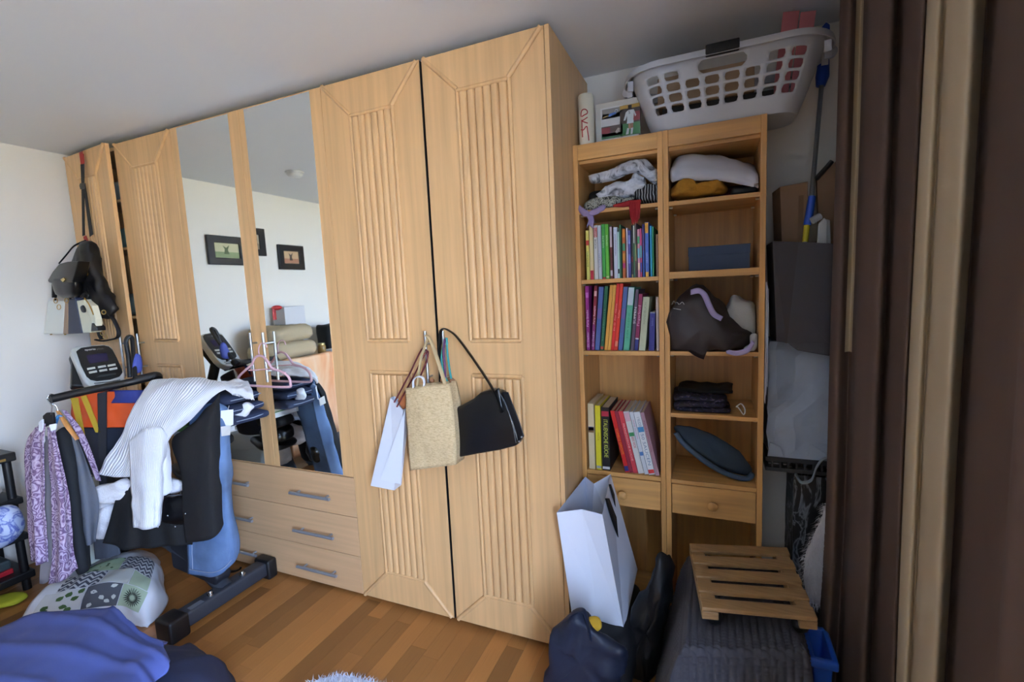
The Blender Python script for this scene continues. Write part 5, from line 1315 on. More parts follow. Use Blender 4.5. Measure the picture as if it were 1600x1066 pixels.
# black skirt hanging at the front
sk = [[at(195, 745, d=2.10), at(215, 742, d=2.07), at(235, 745, d=2.07), at(262, 770, d=2.09), at(300, 775, d=2.10)],
      [at(178, 790, d=2.07), at(205, 790, d=2.04), at(235, 795, d=2.045), at(268, 800, d=2.06), at(300, 800, d=2.08)],
      [at(163, 848, d=2.06), at(195, 858, d=2.03), at(235, 856, d=2.04), at(272, 853, d=2.05), at(300, 852, d=2.07)]]
tag(sheet('black_skirt', sk, BLACKC, thick=.006, wr=.004, fold=.008, ff=3.5, seed=7, nu=50), 'black skirt hanging from the heap below the white shirt', 'skirt')
tt = thing('studded_belt', 'black belt with shining snap buttons lying on the heap edge', 'belt', tuple(at(275, 800, d=2.06)))
puff('belt_fold', px([(252, 782), (275, 774), (305, 778), (312, 800), (305, 815), (278, 818), (256, 812)], d=2.06), -FW, BLACKL, tt, front=.03, back=.05, wr=.012, ws=22, seed=14)
for q in ((247, 824), (274, 823), (290, 803), (262, 806)): mk('stud', G().ball(at(*q, d=2.015), .0045, 10), CHR, tt, smooth=True)
# light blue jeans hanging down
jn = [[at(300, 640, d=2.14), at(322, 632, d=2.10), at(342, 630, d=2.07), at(356, 640, d=2.10)],
      [at(296, 720, d=2.12), at(322, 715, d=2.06), at(348, 715, d=2.045), at(359, 725, d=2.10)],
      [at(294, 800, d=2.10), at(325, 800, d=2.05), at(352, 795, d=2.03), at(365, 800, d=2.09)],
      [at(295, 860, d=2.09), at(328, 865, d=2.04), at(356, 858, d=2.03), at(373, 852, d=2.09)],
      [at(296, 896, d=2.08), at(330, 901, d=2.04), at(352, 892, d=2.03), at(370, 868, d=2.08)]]
tt = thing('blue_jeans', 'faded blue jeans hanging behind the black trousers', 'jeans', tuple(at(330, 880, d=2.05)))
sheet('trouser_leg', jn, WJ, tt, thick=.012, wr=.010, ws=7, seed=3, fold=.004, ff=2)
mk('hem_seam', G().tube(spline([at(296, 890, d=2.066), at(330, 895, d=2.026), at(352, 886, d=2.016), at(370, 863, d=2.068)], 20), .0016, 6), mat('pale_thread', '#8a93a8', .8), tt, smooth=True)
mk('side_seam', G().tube(spline([at(299, 760, d=2.095), at(299, 820, d=2.085), at(301, 890, d=2.065)], 20), .0016, 6), mat('pale_thread', '#8a93a8', .8), tt, smooth=True)
mk('waistband', G().prism([at(345, 667, d=2.035), at(360, 665, d=2.07), at(359, 680, d=2.07), at(346, 682, d=2.035)], FW * .004), mat('inside_white', '#c8c8c4', .8), tt)
# black trousers
bt = [[at(300, 668, d=2.10), at(318, 645, d=2.08), at(335, 628, d=2.06), at(343, 613, d=2.08)],
      [at(270, 688, d=2.07), at(300, 678, d=2.03), at(325, 670, d=2.015), at(343, 665, d=2.05)],
      [at(283, 735, d=2.05), at(305, 735, d=2.01), at(325, 732, d=2.0), at(344, 730, d=2.04)],
      [at(288, 790, d=2.04), at(308, 790, d=2.0), at(328, 788, d=1.99), at(346, 785, d=2.03)],
      [at(292, 848, d=2.03), at(312, 846, d=1.99), at(334, 840, d=1.985), at(348, 818, d=2.03)]]
tag(sheet('black_trousers', bt, mat('black_suiting', '#0a0a0f', .85, bump=.15, bscale=300), thick=.008, wr=.006, ws=8, seed=8, fold=.002, ff=2), 'black trousers hanging over the front of the clothes heap', 'trousers')
# white ribbed shirt thrown over the top
def rib(n, l, tc, b):
    sx = n.new('ShaderNodeSeparateXYZ'); l.new(tc.outputs['UV'], sx.inputs[0])
    w1 = n.new('ShaderNodeMath'); w1.operation = 'MULTIPLY'; w1.inputs[1].default_value = 2 * math.pi * 34; l.new(sx.outputs['X'], w1.inputs[0])
    nz = n.new('ShaderNodeTexNoise'); nz.inputs['Scale'].default_value = 5; l.new(tc.outputs['UV'], nz.inputs['Vector'])
    ad = n.new('ShaderNodeMath'); ad.operation = 'MULTIPLY_ADD'; ad.inputs[1].default_value = 3; l.new(nz.outputs['Fac'], ad.inputs[0]); l.new(w1.outputs[0], ad.inputs[2])
    s1 = n.new('ShaderNodeMath'); s1.operation = 'SINE'; l.new(ad.outputs[0], s1.inputs[0])
    bp = n.new('ShaderNodeBump'); bp.inputs['Strength'].default_value = .4; bp.inputs['Distance'].default_value = .004; l.new(s1.outputs[0], bp.inputs['Height']); l.new(bp.outputs['Normal'], b.inputs['Normal'])
    h2 = n.new('ShaderNodeMapRange'); h2.inputs['From Min'].default_value = -1; h2.inputs['From Max'].default_value = 1; l.new(s1.outputs[0], h2.inputs['Value'])
    return node_ramp(n, l, h2.outputs['Result'], [(.0, '#bcc1cc'), (.14, '#e8e9ee'), (1, '#f1f1f5')])
RIBM = pattern('ribbed_white_cotton', rib, .9)
tt = thing('white_shirt', 'white ribbed cotton shirt thrown over the top of the clothes heap', 'shirt', tuple(at(260, 640, d=2.1)))
sh_ = [[at(246, 597, d=2.27), at(275, 594, d=2.28), at(310, 596, d=2.28), at(345, 600, d=2.25), at(382, 602, d=2.20)],
       [at(232, 602, d=2.17), at(265, 594, d=2.18), at(300, 593, d=2.18), at(335, 594, d=2.16), at(375, 604, d=2.12)],
       [at(212, 630, d=2.10), at(245, 612, d=2.09), at(285, 605, d=2.08), at(325, 606, d=2.07), at(345, 612, d=2.075)],
       [at(190, 678, d=2.08), at(218, 668, d=2.04), at(250, 655, d=2.02), at(288, 644, d=2.01), at(320, 632, d=2.05)],
       [at(170, 715, d=2.09), at(205, 712, d=2.03), at(232, 702, d=2.0), at(258, 682, d=1.995), at(288, 664, d=2.03)],
       [at(157, 741, d=2.09), at(184, 746, d=2.04), at(212, 742, d=1.995), at(240, 722, d=1.985), at(256, 690, d=2.01)]]
sheet('shirt_body', sh_, RIBM, tt, thick=.006, wr=.012, ws=8, seed=11, nu=60, nv=50)
sv = [[at(203, 690, d=2.02), at(225, 672, d=1.99), at(250, 668, d=1.985), at(262, 682, d=2.0)],
      [at(204, 740, d=2.0), at(222, 732, d=1.965), at(245, 725, d=1.96), at(255, 730, d=1.99)],
      [at(209, 790, d=1.99), at(226, 786, d=1.955), at(244, 780, d=1.955), at(252, 775, d=1.985)],
      [at(210, 824, d=1.985), at(226, 827, d=1.955), at(242, 825, d=1.955), at(250, 818, d=1.98)]]
sheet('sleeve', sv, RIBM, tt, thick=.012, wr=.007, ws=12, seed=12, fold=.004, ff=2)
sv2 = [[at(244, 690, d=2.02), at(252, 684, d=2.0), at(262, 690, d=2.02)], [at(246, 730, d=2.01), at(256, 728, d=1.99), at(266, 730, d=2.01)], [at(251, 770, d=2.0), at(259, 774, d=1.985), at(269, 766, d=2.0)]]
sheet('sleeve', sv2, RIBM, tt, thick=.01, wr=.006, ws=14, seed=13)
sheet('shirt_tail', [[at(345, 596, d=2.16), at(365, 594, d=2.20), at(385, 596, d=2.24)], [at(350, 606, d=2.09), at(372, 606, d=2.10), at(394, 612, d=2.12)], [at(362, 616, d=2.075), at(380, 620, d=2.08), at(397, 626, d=2.10)]], RIBM, tt, thick=.01, wr=.010, ws=22, seed=17, rag=.15)
# small white and black garments behind, by the mirror
tag(puff('white_garment', px([(363, 648), (375, 636), (388, 630), (394, 636), (386, 650), (372, 662), (364, 660)], d=2.16), -FW, WT, front=.02, back=.03, wr=.012, ws=24, seed=21), 'crumpled white garment squeezed behind the folded jeans', 'garment')
# ------------------------------------------------------------------ garments on the handlebar end
def paisley(n, l, tc, b):
    vo = n.new('ShaderNodeTexVoronoi'); vo.inputs['Scale'].default_value = 22
    nz = n.new('ShaderNodeTexNoise'); nz.inputs['Scale'].default_value = 14; nz.inputs['Detail'].default_value = 2
    mxv = n.new('ShaderNodeMixRGB'); mxv.blend_type = 'ADD'; mxv.inputs[0].default_value = .10; l.new(tc.outputs['Object'], mxv.inputs[1]); l.new(nz.outputs['Color'], mxv.inputs[2]); l.new(tc.outputs['Object'], nz.inputs['Vector'])
    l.new(mxv.outputs[0], vo.inputs['Vector'])
    s1 = n.new('ShaderNodeMath'); s1.operation = 'MULTIPLY'; s1.inputs[1].default_value = 26; l.new(vo.outputs['Distance'], s1.inputs[0])
    s2 = n.new('ShaderNodeMath'); s2.operation = 'SINE'; l.new(s1.outputs[0], s2.inputs[0])
    mr = n.new('ShaderNodeMapRange'); mr.inputs['From Min'].default_value = -1; l.new(s2.outputs[0], mr.inputs['Value'])
    return node_ramp(n, l, mr.outputs['Result'], [(.0, '#66506e'), (.35, '#846a8c'), (.55, '#b09cb4'), (.8, '#9c88a6'), (1, '#bcacc0')])
PAIS = pattern('lilac_paisley', paisley, .9)
GREYL = mat('grey_lining', '#8a8488', .9, bump=.1, bscale=200)
tt = thing('paisley_shirt', 'lilac and purple paisley shirt on a hanger at the handlebar end', 'shirt', tuple(at(80, 780, d=1.98)))
sheet('front_panel', [[at(56, 668, d=2.0), at(62, 664, d=1.98), at(70, 662, d=1.97)], [at(42, 700, d=2.0), at(54, 695, d=1.96), at(70, 690, d=1.95)], [at(42, 780, d=1.99), at(55, 785, d=1.95), at(71, 790, d=1.95)], [at(46, 878, d=1.98), at(60, 882, d=1.945), at(75, 878, d=1.95)]], PAIS, tt, thick=.004, wr=.005, ws=10, fold=.008, ff=1.6, seed=2)
sheet('front_panel', [[at(76, 668, d=1.97), at(80, 668, d=1.96), at(86, 668, d=1.97)], [at(76, 700, d=1.95), at(84, 700, d=1.935), at(92, 700, d=1.95)], [at(80, 780, d=1.94), at(95, 785, d=1.92), at(110, 785, d=1.95)], [at(82, 850, d=1.935), at(98, 860, d=1.915), at(114, 850, d=1.95)], [at(74, 914, d=1.93), at(97, 908, d=1.91), at(122, 888, d=1.95)]], PAIS, tt, thick=.004, wr=.006, ws=10, fold=.006, ff=1.4, seed=5)
sheet('lining', [[at(66, 680, d=1.99), at(73, 682, d=1.985), at(79, 682, d=1.98)], [at(66, 780, d=1.985), at(75, 785, d=1.98), at(83, 785, d=1.975)], [at(62, 912, d=1.975), at(70, 912, d=1.97), at(80, 905, d=1.965)]], GREYL, tt, thick=.003, wr=.003)
mk('collar', G().prism([at(60, 660, d=1.975), at(66, 655, d=1.97), at(68, 690, d=1.955), at(64, 700, d=1.955), at(60, 680, d=1.965)], FW * .008), WT, tt, bev=.002)
mk('collar', G().prism([at(76, 664, d=1.955), at(87, 662, d=1.965), at(86, 672, d=1.955), at(79, 674, d=1.948)], FW * .008), WT, tt, bev=.002)
mk('hanger_neck', G().prism([at(66, 650, d=1.985), at(72, 645, d=1.985), at(82, 645, d=1.985), at(84, 662, d=1.98), at(68, 668, d=1.98)], FW * .012), BLACKP, tt, bev=.003)
mk('hanger_hook', G().tube(spline([at(80, 648, d=1.985), at(81, 636, d=2.0), at(78, 630, d=2.01), at(74, 624, d=2.015), at(77, 617, d=2.02), at(84, 617, d=2.04), at(88, 622, d=2.06)], 26), .0024, 8), CHR, tt, smooth=True)
tt = thing('black_jacket', 'black jacket on a hanger between paisley shirt and grey cardigan', 'jacket', tuple(at(110, 780, d=2.0)))
sheet('jacket_front', [[at(84, 680, d=2.02), at(92, 672, d=2.02), at(100, 668, d=2.04), at(112, 675, d=2.06)], [at(90, 720, d=2.0), at(102, 722, d=1.98), at(114, 720, d=2.0), at(124, 715, d=2.04)], [at(100, 800, d=1.99), at(112, 805, d=1.97), at(124, 805, d=1.985), at(134, 800, d=2.03)], [at(114, 888, d=1.985), at(124, 897, d=1.97), at(136, 893, d=1.98), at(142, 884, d=2.02)]], mat('black_wool', '#1b1d22', .9, bump=.2, bscale=200), tt, thick=.006, wr=.006, fold=.004, ff=1.5, seed=6)
mk('hanger', G().tube(spline([at(84, 672, d=2.03), at(92, 650, d=2.03), at(104, 664, d=2.05), at(115, 680, d=2.06)], 18), .007, 8), mat('blue_plastic_hanger', '#3a7ab0', .4), tt, smooth=True)
tt = thing('grey_cardigan', 'grey cardigan on an orange-brown wooden hanger', 'cardigan', tuple(at(135, 760, d=2.05)))
sheet('cardigan_front', [[at(104, 682, d=2.05), at(112, 678, d=2.05), at(120, 686, d=2.06)], [at(112, 720, d=2.02), at(124, 720, d=2.02), at(138, 730, d=2.05)], [at(118, 780, d=2.01), at(134, 785, d=2.0), at(154, 785, d=2.04)], [at(125, 850, d=2.0), at(140, 852, d=1.995), at(150, 846, d=2.03)]], mat('grey_knit', '#5b5f6a', .95, bump=.3, bscale=160), tt, thick=.006, wr=.004, fold=.004, ff=1.5, seed=8)
mk('wooden_hanger', G().tube([at(90, 642, d=2.035), at(104, 664, d=2.035), at(121, 687, d=2.045)], [.007, .011, .009], 10, flat=.5), mat('hanger_wood', '#b97f42', .4), tt, smooth=True)
mk('hanger_hook', G().tube(spline([at(91, 643, d=2.035), at(87, 634, d=2.03), at(79, 630, d=2.02), at(74, 622, d=2.025), at(79, 616, d=2.035), at(86, 619, d=2.05)], 24), .0024, 8), CHR, tt, smooth=True)
tt = thing('paisley_blouse', 'second paisley garment just visible behind the grey cardigan', 'blouse', tuple(at(140, 700, d=2.09)))
sheet('blouse_side', [[at(96, 640, d=2.07), at(104, 642, d=2.08)], [at(116, 672, d=2.07), at(128, 672, d=2.09)], [at(134, 710, d=2.07), at(145, 712, d=2.09)], [at(150, 750, d=2.06), at(157, 752, d=2.08)]], PAIS, tt, thick=.005, wr=.003, nu=10)
# orange and navy bag behind
tt = thing('beach_bag', 'orange and navy shopping bag with yellow handles behind the handlebar', 'bag', tuple(at(170, 690, d=2.28)))
ORG = mat('orange_nylon', '#d0501f', .55, bump=.2, bscale=30); NVY = mat('navy_nylon', '#1a2333', .6, bump=.2, bscale=30)
def bagp(y0, y1, x0=112, x1=232, q=0): return lambda u, v: (at(x0 + (x1 - x0) * u, y0 + (y1 - y0) * v, d=2.25 - .03 * math.sin(math.pi * u) - .02 * v - q))
sheet('orange_panel', bagp(612, 668), ORG, tt, thick=.004, wr=.010, ws=12, seed=2)
sheet('navy_panel', bagp(668.2, 742), NVY, tt, thick=.004, wr=.010, ws=9, seed=3)
sheet('bag_back', lambda u, v: bagp(625, 742)(u, v) + FW * (.14 * (1 - (2 * u - 1) ** 2) + .01), NVY, tt, thick=.004, wr=.006)
sheet('blue_lining', bagp(610, 630, 170, 228, .014), mat('royal_blue', '#22307c', .6), tt, thick=.003, wr=.006, nu=16, nv=8)
YL = mat('yellow_webbing', '#b89a2c', .7)
for q in ([(110, 622), (121, 622), (132, 680), (124, 680)], [(126, 620), (134, 618), (157, 676), (149, 676)], [(152, 615), (166, 612), (166, 760), (155, 760)]):
    mk('handle', G().prism([at(a, b, d=2.185) for a, b in q], FW * .004), YL if q[0][0] < 150 else mat('dark_webbing', '#20242c', .7), tt)

# ------------------------------------------------------------------ black plastic shelf rack at the far left
tt = thing('shelf_rack', 'black plastic shelf rack standing against the left wall', 'shelf', (-2.85, -.75, 0))
RX0, RX1, RY0, RY1 = -3.01, -2.70, -.95, -.5
for z, h in ((.725, .045), (.49, .035), (.30, .035), (.10, .04)):
    mk('tray', G().box((RX0, RY0, z - h), (RX1, RY1, z)), BLACKP, tt, bev=.006)
for x, y in ((RX0 + .03, RY0 + .03), (RX1 - .03, RY0 + .03), (RX0 + .03, RY1 - .03), (RX1 - .03, RY1 - .03)):
    mk('leg', G().tube([(x, y, .0), (x, y, .70)], .018, 10), BLACKP, tt, smooth=True)
mk('amber_label', G().box((RX1 - .0004, -.60, .690), (RX1 + .0006, -.54, .702)), mat('amber', '#8a6a30', .5), tt)
c = at(5, 765, d=2.33)
tag(mk('bowl', G().lathe([(.06, 0), (.115, .012), (.13, .03), (.127, .031), (.112, .016), (.058, .005)], (-2.855, -.655, .4915), seg=36), [mat('pink_white_enamel', '#dcd8d0', .4)], smooth=True), 'shallow cream dish on the second tray of the black rack', 'dish')
tag(mk('pink_book', G().box((-2.94, -.90, .4915), (-2.75, -.76, .525)), mat('pink_cover', '#c87898', .5), bev=.003), 'pink book lying on the second tray of the black rack', 'book')
tag(puff('swim_bag', px([(-12, 800), (5, 790), (18, 796), (27, 815), (26, 832), (12, 850), (-8, 856), (-20, 830)], d=2.28), -FW, pattern('blue_white_check', nz_pat([(.42, '#c8d0e8'), (.5, '#5a68b8'), (.58, '#b8c4e4')], 18, dist=1), .7), front=.05, back=.06, wr=.006, seed=4), 'blue and white patterned bag on the third tray of the black rack', 'bag')
tt = thing('toy_box', 'red and dark grey box on the lowest tray of the rack', 'box', (-2.82, -.6, .101))
mk('box_base', G().box((-2.96, -.80, .1005), (-2.755, -.56, .125)), mat('red_plastic', '#b0202c', .4), tt, bev=.004)
mk('box_top', G().box((-2.955, -.795, .1252), (-2.758, -.562, .175)), mat('grey_green_plastic', '#3c4648', .4), tt, bev=.01)
mk('blue_knob', G().ball((-2.765, -.66, .15), .035, 16, sc=(.6, 1, 1)), mat('blue_knob', '#22409a', .4), tt, smooth=True)
tag(puff('yellow_cloth', [(-2.72, -.70, .012), (-2.62, -.66, .012), (-2.60, -.58, .012), (-2.68, -.57, .012), (-2.74, -.62, .012)], (0, 0, 1), mat('lime_cloth', '#b8b82a', .8), front=.02, back=.010, wr=.006, ws=20), 'lime yellow cloth on the floor below the black rack', 'cloth')

# ------------------------------------------------------------------ folded duvet, blue sheet, navy cloth, rug
DUV = mat('white_duvet', '#e4e7f0', .9, bump=.12, bscale=90)
dv = surf([[at(150, 872, z=.03), at(185, 866, z=.05), at(215, 862, z=.06), at(236, 866, z=.05), at(247, 880, z=.0)],
           [at(135, 885, z=.12), at(175, 872, z=.15), at(215, 866, z=.16), at(241, 878, z=.13), at(252, 905, z=.02)],
           [at(95, 905, z=.13), at(150, 892, z=.17), at(205, 885, z=.18), at(238, 905, z=.14), at(258, 935, z=.02)],
           [at(60, 935, z=.12), at(125, 920, z=.16), at(190, 912, z=.17), at(232, 930, z=.12), at(252, 955, z=.01)],
           [at(38, 965, z=.06), at(110, 955, z=.09), at(180, 945, z=.10), at(220, 958, z=.07), at(238, 972, z=.005)],
           [at(18, 1000, z=.003), at(100, 985, z=.003), at(170, 975, z=.003), at(205, 978, z=.003), at(230, 980, z=.003)]])
tt = thing('folded_duvet', 'white folded duvet with green and grey patchwork top on the floor', 'duvet', (-2.15, -.45, 0))
sheet('duvet_cover', dv, DUV, tt, thick=.012, wr=.014, ws=7, seed=3, nu=50, nv=50)
def patch_mat(name, base, ink, kind, sc):
    def f(n, l, tc, b):
        if kind == 'chevron':
            sx = n.new('ShaderNodeSeparateXYZ'); l.new(tc.outputs['UV'], sx.inputs[0])
            a = n.new('ShaderNodeMath'); a.operation = 'PINGPONG'; a.inputs[1].default_value = .03; l.new(sx.outputs['X'], a.inputs[0])
            d = n.new('ShaderNodeMath'); d.operation = 'ADD'; l.new(a.outputs[0], d.inputs[0]); l.new(sx.outputs['Y'], d.inputs[1])
            m = n.new('ShaderNodeMath'); m.operation = 'MULTIPLY'; m.inputs[1].default_value = sc; l.new(d.outputs[0], m.inputs[0])
            s = n.new('ShaderNodeMath'); s.operation = 'SINE'; l.new(m.outputs[0], s.inputs[0]); o = s.outputs[0]
            return node_ramp(n, l, o, [(.0, ink), (.1, base)], True)
        vo = n.new('ShaderNodeTexVoronoi'); vo.inputs['Scale'].default_value = sc; l.new(tc.outputs['UV'], vo.inputs['Vector'])
        return node_ramp(n, l, vo.outputs['Distance'], [(.0, ink), (.28, base)] if kind == 'dots' else [(0, base), (.45, base), (.5, ink)], True)
    return pattern(name, f, .9)
PT = [patch_mat('patch_green_floral', '#a8bfa0', '#3f5a3f', 'dots', 26), patch_mat('patch_chevron', '#c8cbd0', '#4c5160', 'chevron', 160), mat('patch_pale_green', '#aebfa6', .9), mat('patch_grey', '#5a5d66', .9), mat('patch_light', '#c6cac8', .9), mat('patch_white', '#d4d6d8', .9)]
grid = [(.16, .42, .29, .45, 0), (.425, .72, .27, .45, 1), (.11, .36, .455, .60, 1), (.365, .55, .455, .60, 4), (.555, .72, .455, .60, 2), (.06, .30, .605, .80, 5), (.305, .52, .605, .80, 3), (.525, .73, .605, .80, 2)]
for u0, u1, v0, v1, k in grid:
    sheet('patch', dv, PT[k], tt, u=(u0, u1), v=(v0, v1), nu=12, nv=12, thick=.0, wr=.014, ws=7, seed=3, off=-.0095)
# plant motifs printed on patches: flat leaves
LEAF = mat('leaf_green', '#4c6a3c', .9); INK = mat('ink_grey', '#3c4038', .9); PAL = mat('pale_leaf', '#d0d4d0', .9)
def onduv(u, v, q=.0105):
    e = 1e-3; p = dv(u, v); n_ = (dv(u + e, v) - dv(u - e, v)).cross(dv(u, v + e) - dv(u, v - e)).normalized()
    sd = V((3 * 3.1, 3 * 1.7, 3 * .9)); w_ = .014 * (noise.noise(p * 7 + sd) + .5 * noise.noise(p * 16.1 + sd))
    if n_.z < 0: n_ = -n_; return p + n_ * (q - w_)
    return p + n_ * (q + w_)
def leaf(u, v, ang, L, W, m):
    c, s = math.cos(ang), math.sin(ang); q = []
    for a, b in ((0, 0), (.3, .5), (.65, .42), (1, 0), (.65, -.42), (.3, -.5)):
        du, dvv = a * L * c - b * W * s, a * L * s + b * W * c
        q.append(onduv(u + du, v + dvv))
    g = G(); g.add(q, [(0, 1, 2, 3), (0, 3, 4, 5)]); mk('leaf_print', g, m, tt)
for u, v, a in ((.12, .72, 2.2), (.15, .69, -.8), (.20, .67, -1.2), (.13, .76, 2.6), (.18, .745, .2), (.23, .70, -.5), (.22, .76, .9), (.26, .65, -1)): leaf(u, v, a, .05, .04, LEAF)
for u, v, a in ((.34, .66, .3), (.40, .70, 1.0), (.36, .75, 2.0), (.45, .64, -.5), (.43, .74, .6), (.48, .70, 1.4)): leaf(u, v, a, .045, .03, PAL)
for k in range(22):
    a = k * 2 * math.pi / 22; leaf(.628 + .018 * math.cos(a), .70 + .018 * math.sin(a), a, .065, .011, INK)

# bed corner with blue sheet
BLS = mat('blue_sheet', '#3f4c88', .85, bump=.08, bscale=200)
tt = thing('bed', 'low bed corner covered by the blue sheet', 'bed', (-1.6, -1.5, 0))
mk('mattress', G().box((-2.30, -2.6, .14), (-.955, -1.0, .335)), mat('mattress_grey', '#6a6c78', .9), tt, bev=.03, seg=3)
for x in (-2.2, -1.05):
    for y in (-2.5, -1.1): mk('leg', G().tube([(x, y, 0), (x, y, .145)], .03, 10), BLACKP, tt, smooth=True)
zb_ = .37
bs = [[at(-60, 1000, z=zb_ - .12), at(20, 978, z=zb_ - .06), at(90, 955, z=zb_), at(160, 949, z=zb_ + .01), at(180, 956, z=zb_), at(218, 985, z=zb_ - .01), at(262, 1002, z=zb_ - .04)],
      [at(-80, 1030, z=zb_ - .02), at(10, 1010, z=zb_), at(90, 995, z=zb_ + .01), at(150, 990, z=zb_ + .012), at(195, 995, z=zb_ + .01), at(235, 1008, z=zb_), at(256, 1014, z=zb_ - .02)],
      [at(-100, 1075, z=zb_), at(0, 1055, z=zb_ + .005), at(80, 1045, z=zb_ + .01), at(150, 1035, z=zb_ + .012), at(200, 1030, z=zb_ + .01), at(230, 1030, z=zb_ + .005), at(265, 1042, z=zb_ - .012)],
      [at(-120, 1130, z=zb_), at(-10, 1120, z=zb_), at(80, 1110, z=zb_ + .005), at(150, 1095, z=zb_ + .01), at(200, 1080, z=zb_ + .01), at(222, 1070, z=zb_), at(240, 1066, z=zb_ - .02)],
      [at(-140, 1300, z=zb_), at(-10, 1300, z=zb_), at(80, 1280, z=zb_), at(150, 1240, z=zb_), at(180, 1200, z=zb_), at(210, 1150, z=zb_), at(235, 1110, z=zb_ - .03)]]
def bsf(u, v, S_=surf(bs)):
    p = S_(u, v)
    d = .013 * abs(math.sin((u * 2.2 - v * 3.4) * math.pi)) ** 8 + .007 * math.sin((u * 3 + v * 2) * 4)
    return p + V((0, 0, d))
tag(sheet('bed_sheet', bsf, BLS, thick=.005, wr=.006, ws=9, seed=5, nu=60, nv=50), 'blue-violet bed sheet spread over the bed corner', 'sheet')
NC = mat('navy_cotton', '#1a2240', .9, bump=.1, bscale=150)
nvs = [[at(222, 1018, z=.29), at(250, 1010, z=.27), at(278, 1012, z=.22), at(296, 1005, z=.20), at(306, 1012, z=.16)],
       [at(226, 1035, z=.30), at(258, 1030, z=.29), at(290, 1024, z=.26), at(312, 1026, z=.22), at(330, 1030, z=.18)],
       [at(235, 1060, z=.30), at(265, 1050, z=.30), at(300, 1038, z=.27), at(335, 1030, z=.20), at(352, 1040, z=.12)],
       [at(240, 1110, z=.29), at(280, 1090, z=.28), at(320, 1075, z=.22), at(355, 1060, z=.12), at(368, 1072, z=.02)],
       [at(250, 1180, z=.25), at(290, 1170, z=.2), at(330, 1150, z=.1), at(360, 1120, z=.03), at(372, 1105, z=.006)]]
tag(sheet('navy_cloth', nvs, NC, thick=.006, wr=.008, ws=9, seed=6), 'dark navy cloth crumpled at the foot of the bed corner', 'cloth')
RUGW = mat('white_shag', '#ccd0de', .95)
tt = thing('shaggy_rug', 'white shaggy rug on the oak floor in front of the wardrobe', 'rug', (-.5, -.85, 0))
rc = V((-.485, -.79)); RHX, RHY = .40, .405
def inrug(x, y): return (abs(x - rc.x) / RHX) ** 4.5 + (abs(y - rc.y) / RHY) ** 4.5 < 1
pr = []
for k in range(48):
    a0 = k * 2 * math.pi / 48; c_, s_ = math.cos(a0), math.sin(a0); e = (abs(c_) ** 4.5 + abs(s_) ** 4.5) ** (1 / 4.5)
    pr.append((rc.x + RHX * .99 * c_ / e, rc.y + RHY * .99 * s_ / e, .001))
mk('backing', G().prism(pr, (0, 0, .008)), RUGW, tt)
g = G(); rg = random.Random(8); cnt = 0
while cnt < 19000:
    x, y = rc.x + rg.uniform(-.56, .56), rc.y + rg.uniform(-.56, .56)
    if not inrug(x, y): continue
    cnt += 1
    d = V((rg.uniform(-.7, .7), rg.uniform(-.7, .7), 1)).normalized(); L = rg.uniform(.015, .026); p = V((x, y, .006)); s_ = V((rg.uniform(-1, 1), rg.uniform(-1, 1), 0)).normalized() * .0016
    k = p + d * L * .6
    g.add([p - s_, p + s_, k + s_ * .8, k - s_ * .8, p + d * L + V((d.x, d.y, 0)) * .008], [(0, 1, 2, 3), (3, 2, 4)])
me = bpy.data.meshes.new('pile'); me.from_pydata(g.v, [], g.f); me.materials.append(RUGW); link('pile', me, tt, kind='stuff')

# ------------------------------------------------------------------ seen only in the mirror: the left wall further back
tt = thing('chest', 'pale chest against the left wall holding blanket, jars and boxes', 'chest', (-2.82, -1.55, 0))
PC = mat('pale_wood', '#bfa27c', .5, var=.1)
mk('carcass', G().box((-3.01, -2.15, .06), (-2.64, -.98, .90)), PC, tt, bev=.003); mk('top', G().box((-3.02, -2.17, .902), (-2.62, -.96, .926)), PC, tt, bev=.003)
mk('plinth', G().box((-3.0, -2.13, 0), (-2.67, -1.0, .06)), PC, tt)
for k in range(3):
    dr = mk('drawer', G().box((-2.6395, -2.14, .08 + k * .275), (-2.624, -.99, .345 + k * .275)), PC, tt, bev=.002); mk('knob', G().ball((-2.612, -1.56, .21 + k * .275), .014, 12), STEEL, dr, smooth=True)
tt = thing('rolled_blanket', 'beige rolled blanket lying on the chest', 'blanket', (-2.82, -1.2, .93))
BLK = mat('beige_fleece', '#b3a284', .95, bump=.4, bscale=90)
for k, (y0, y1, z0, z1) in enumerate(((-1.50, -1.0, .927, 1.07), (-1.47, -1.02, 1.072, 1.20))):
    cushion('blanket_fold', (-2.98, y0, z0), (-2.66, y1, z1), BLK, tt, r=.065, wr=.02, ws=9, seed=60 + k)
tt = thing('gift_box', 'white box with red ribbon standing behind the beige blanket', 'box', (-2.9, -1.45, 1.2))
mk('box_body', G().box((-3.0, -1.56, 1.205), (-2.86, -1.34, 1.36)), mat('white_gift_card', '#d0d0d4', .6), tt, bev=.002)
mk('ribbon', G().tube([am(428, 480, -2.855), am(430, 500, -2.855)], .018, 8, flat=.3), mat('red_ribbon', '#a81c22', .5), tt, smooth=True); mk('bow', G().ball(am(433, 481, -2.86) + V((0, 0, .0)), .035, 14, sc=(.7, 1.5, .6)), mat('red_ribbon', '#a81c22', .5), tt, smooth=True)
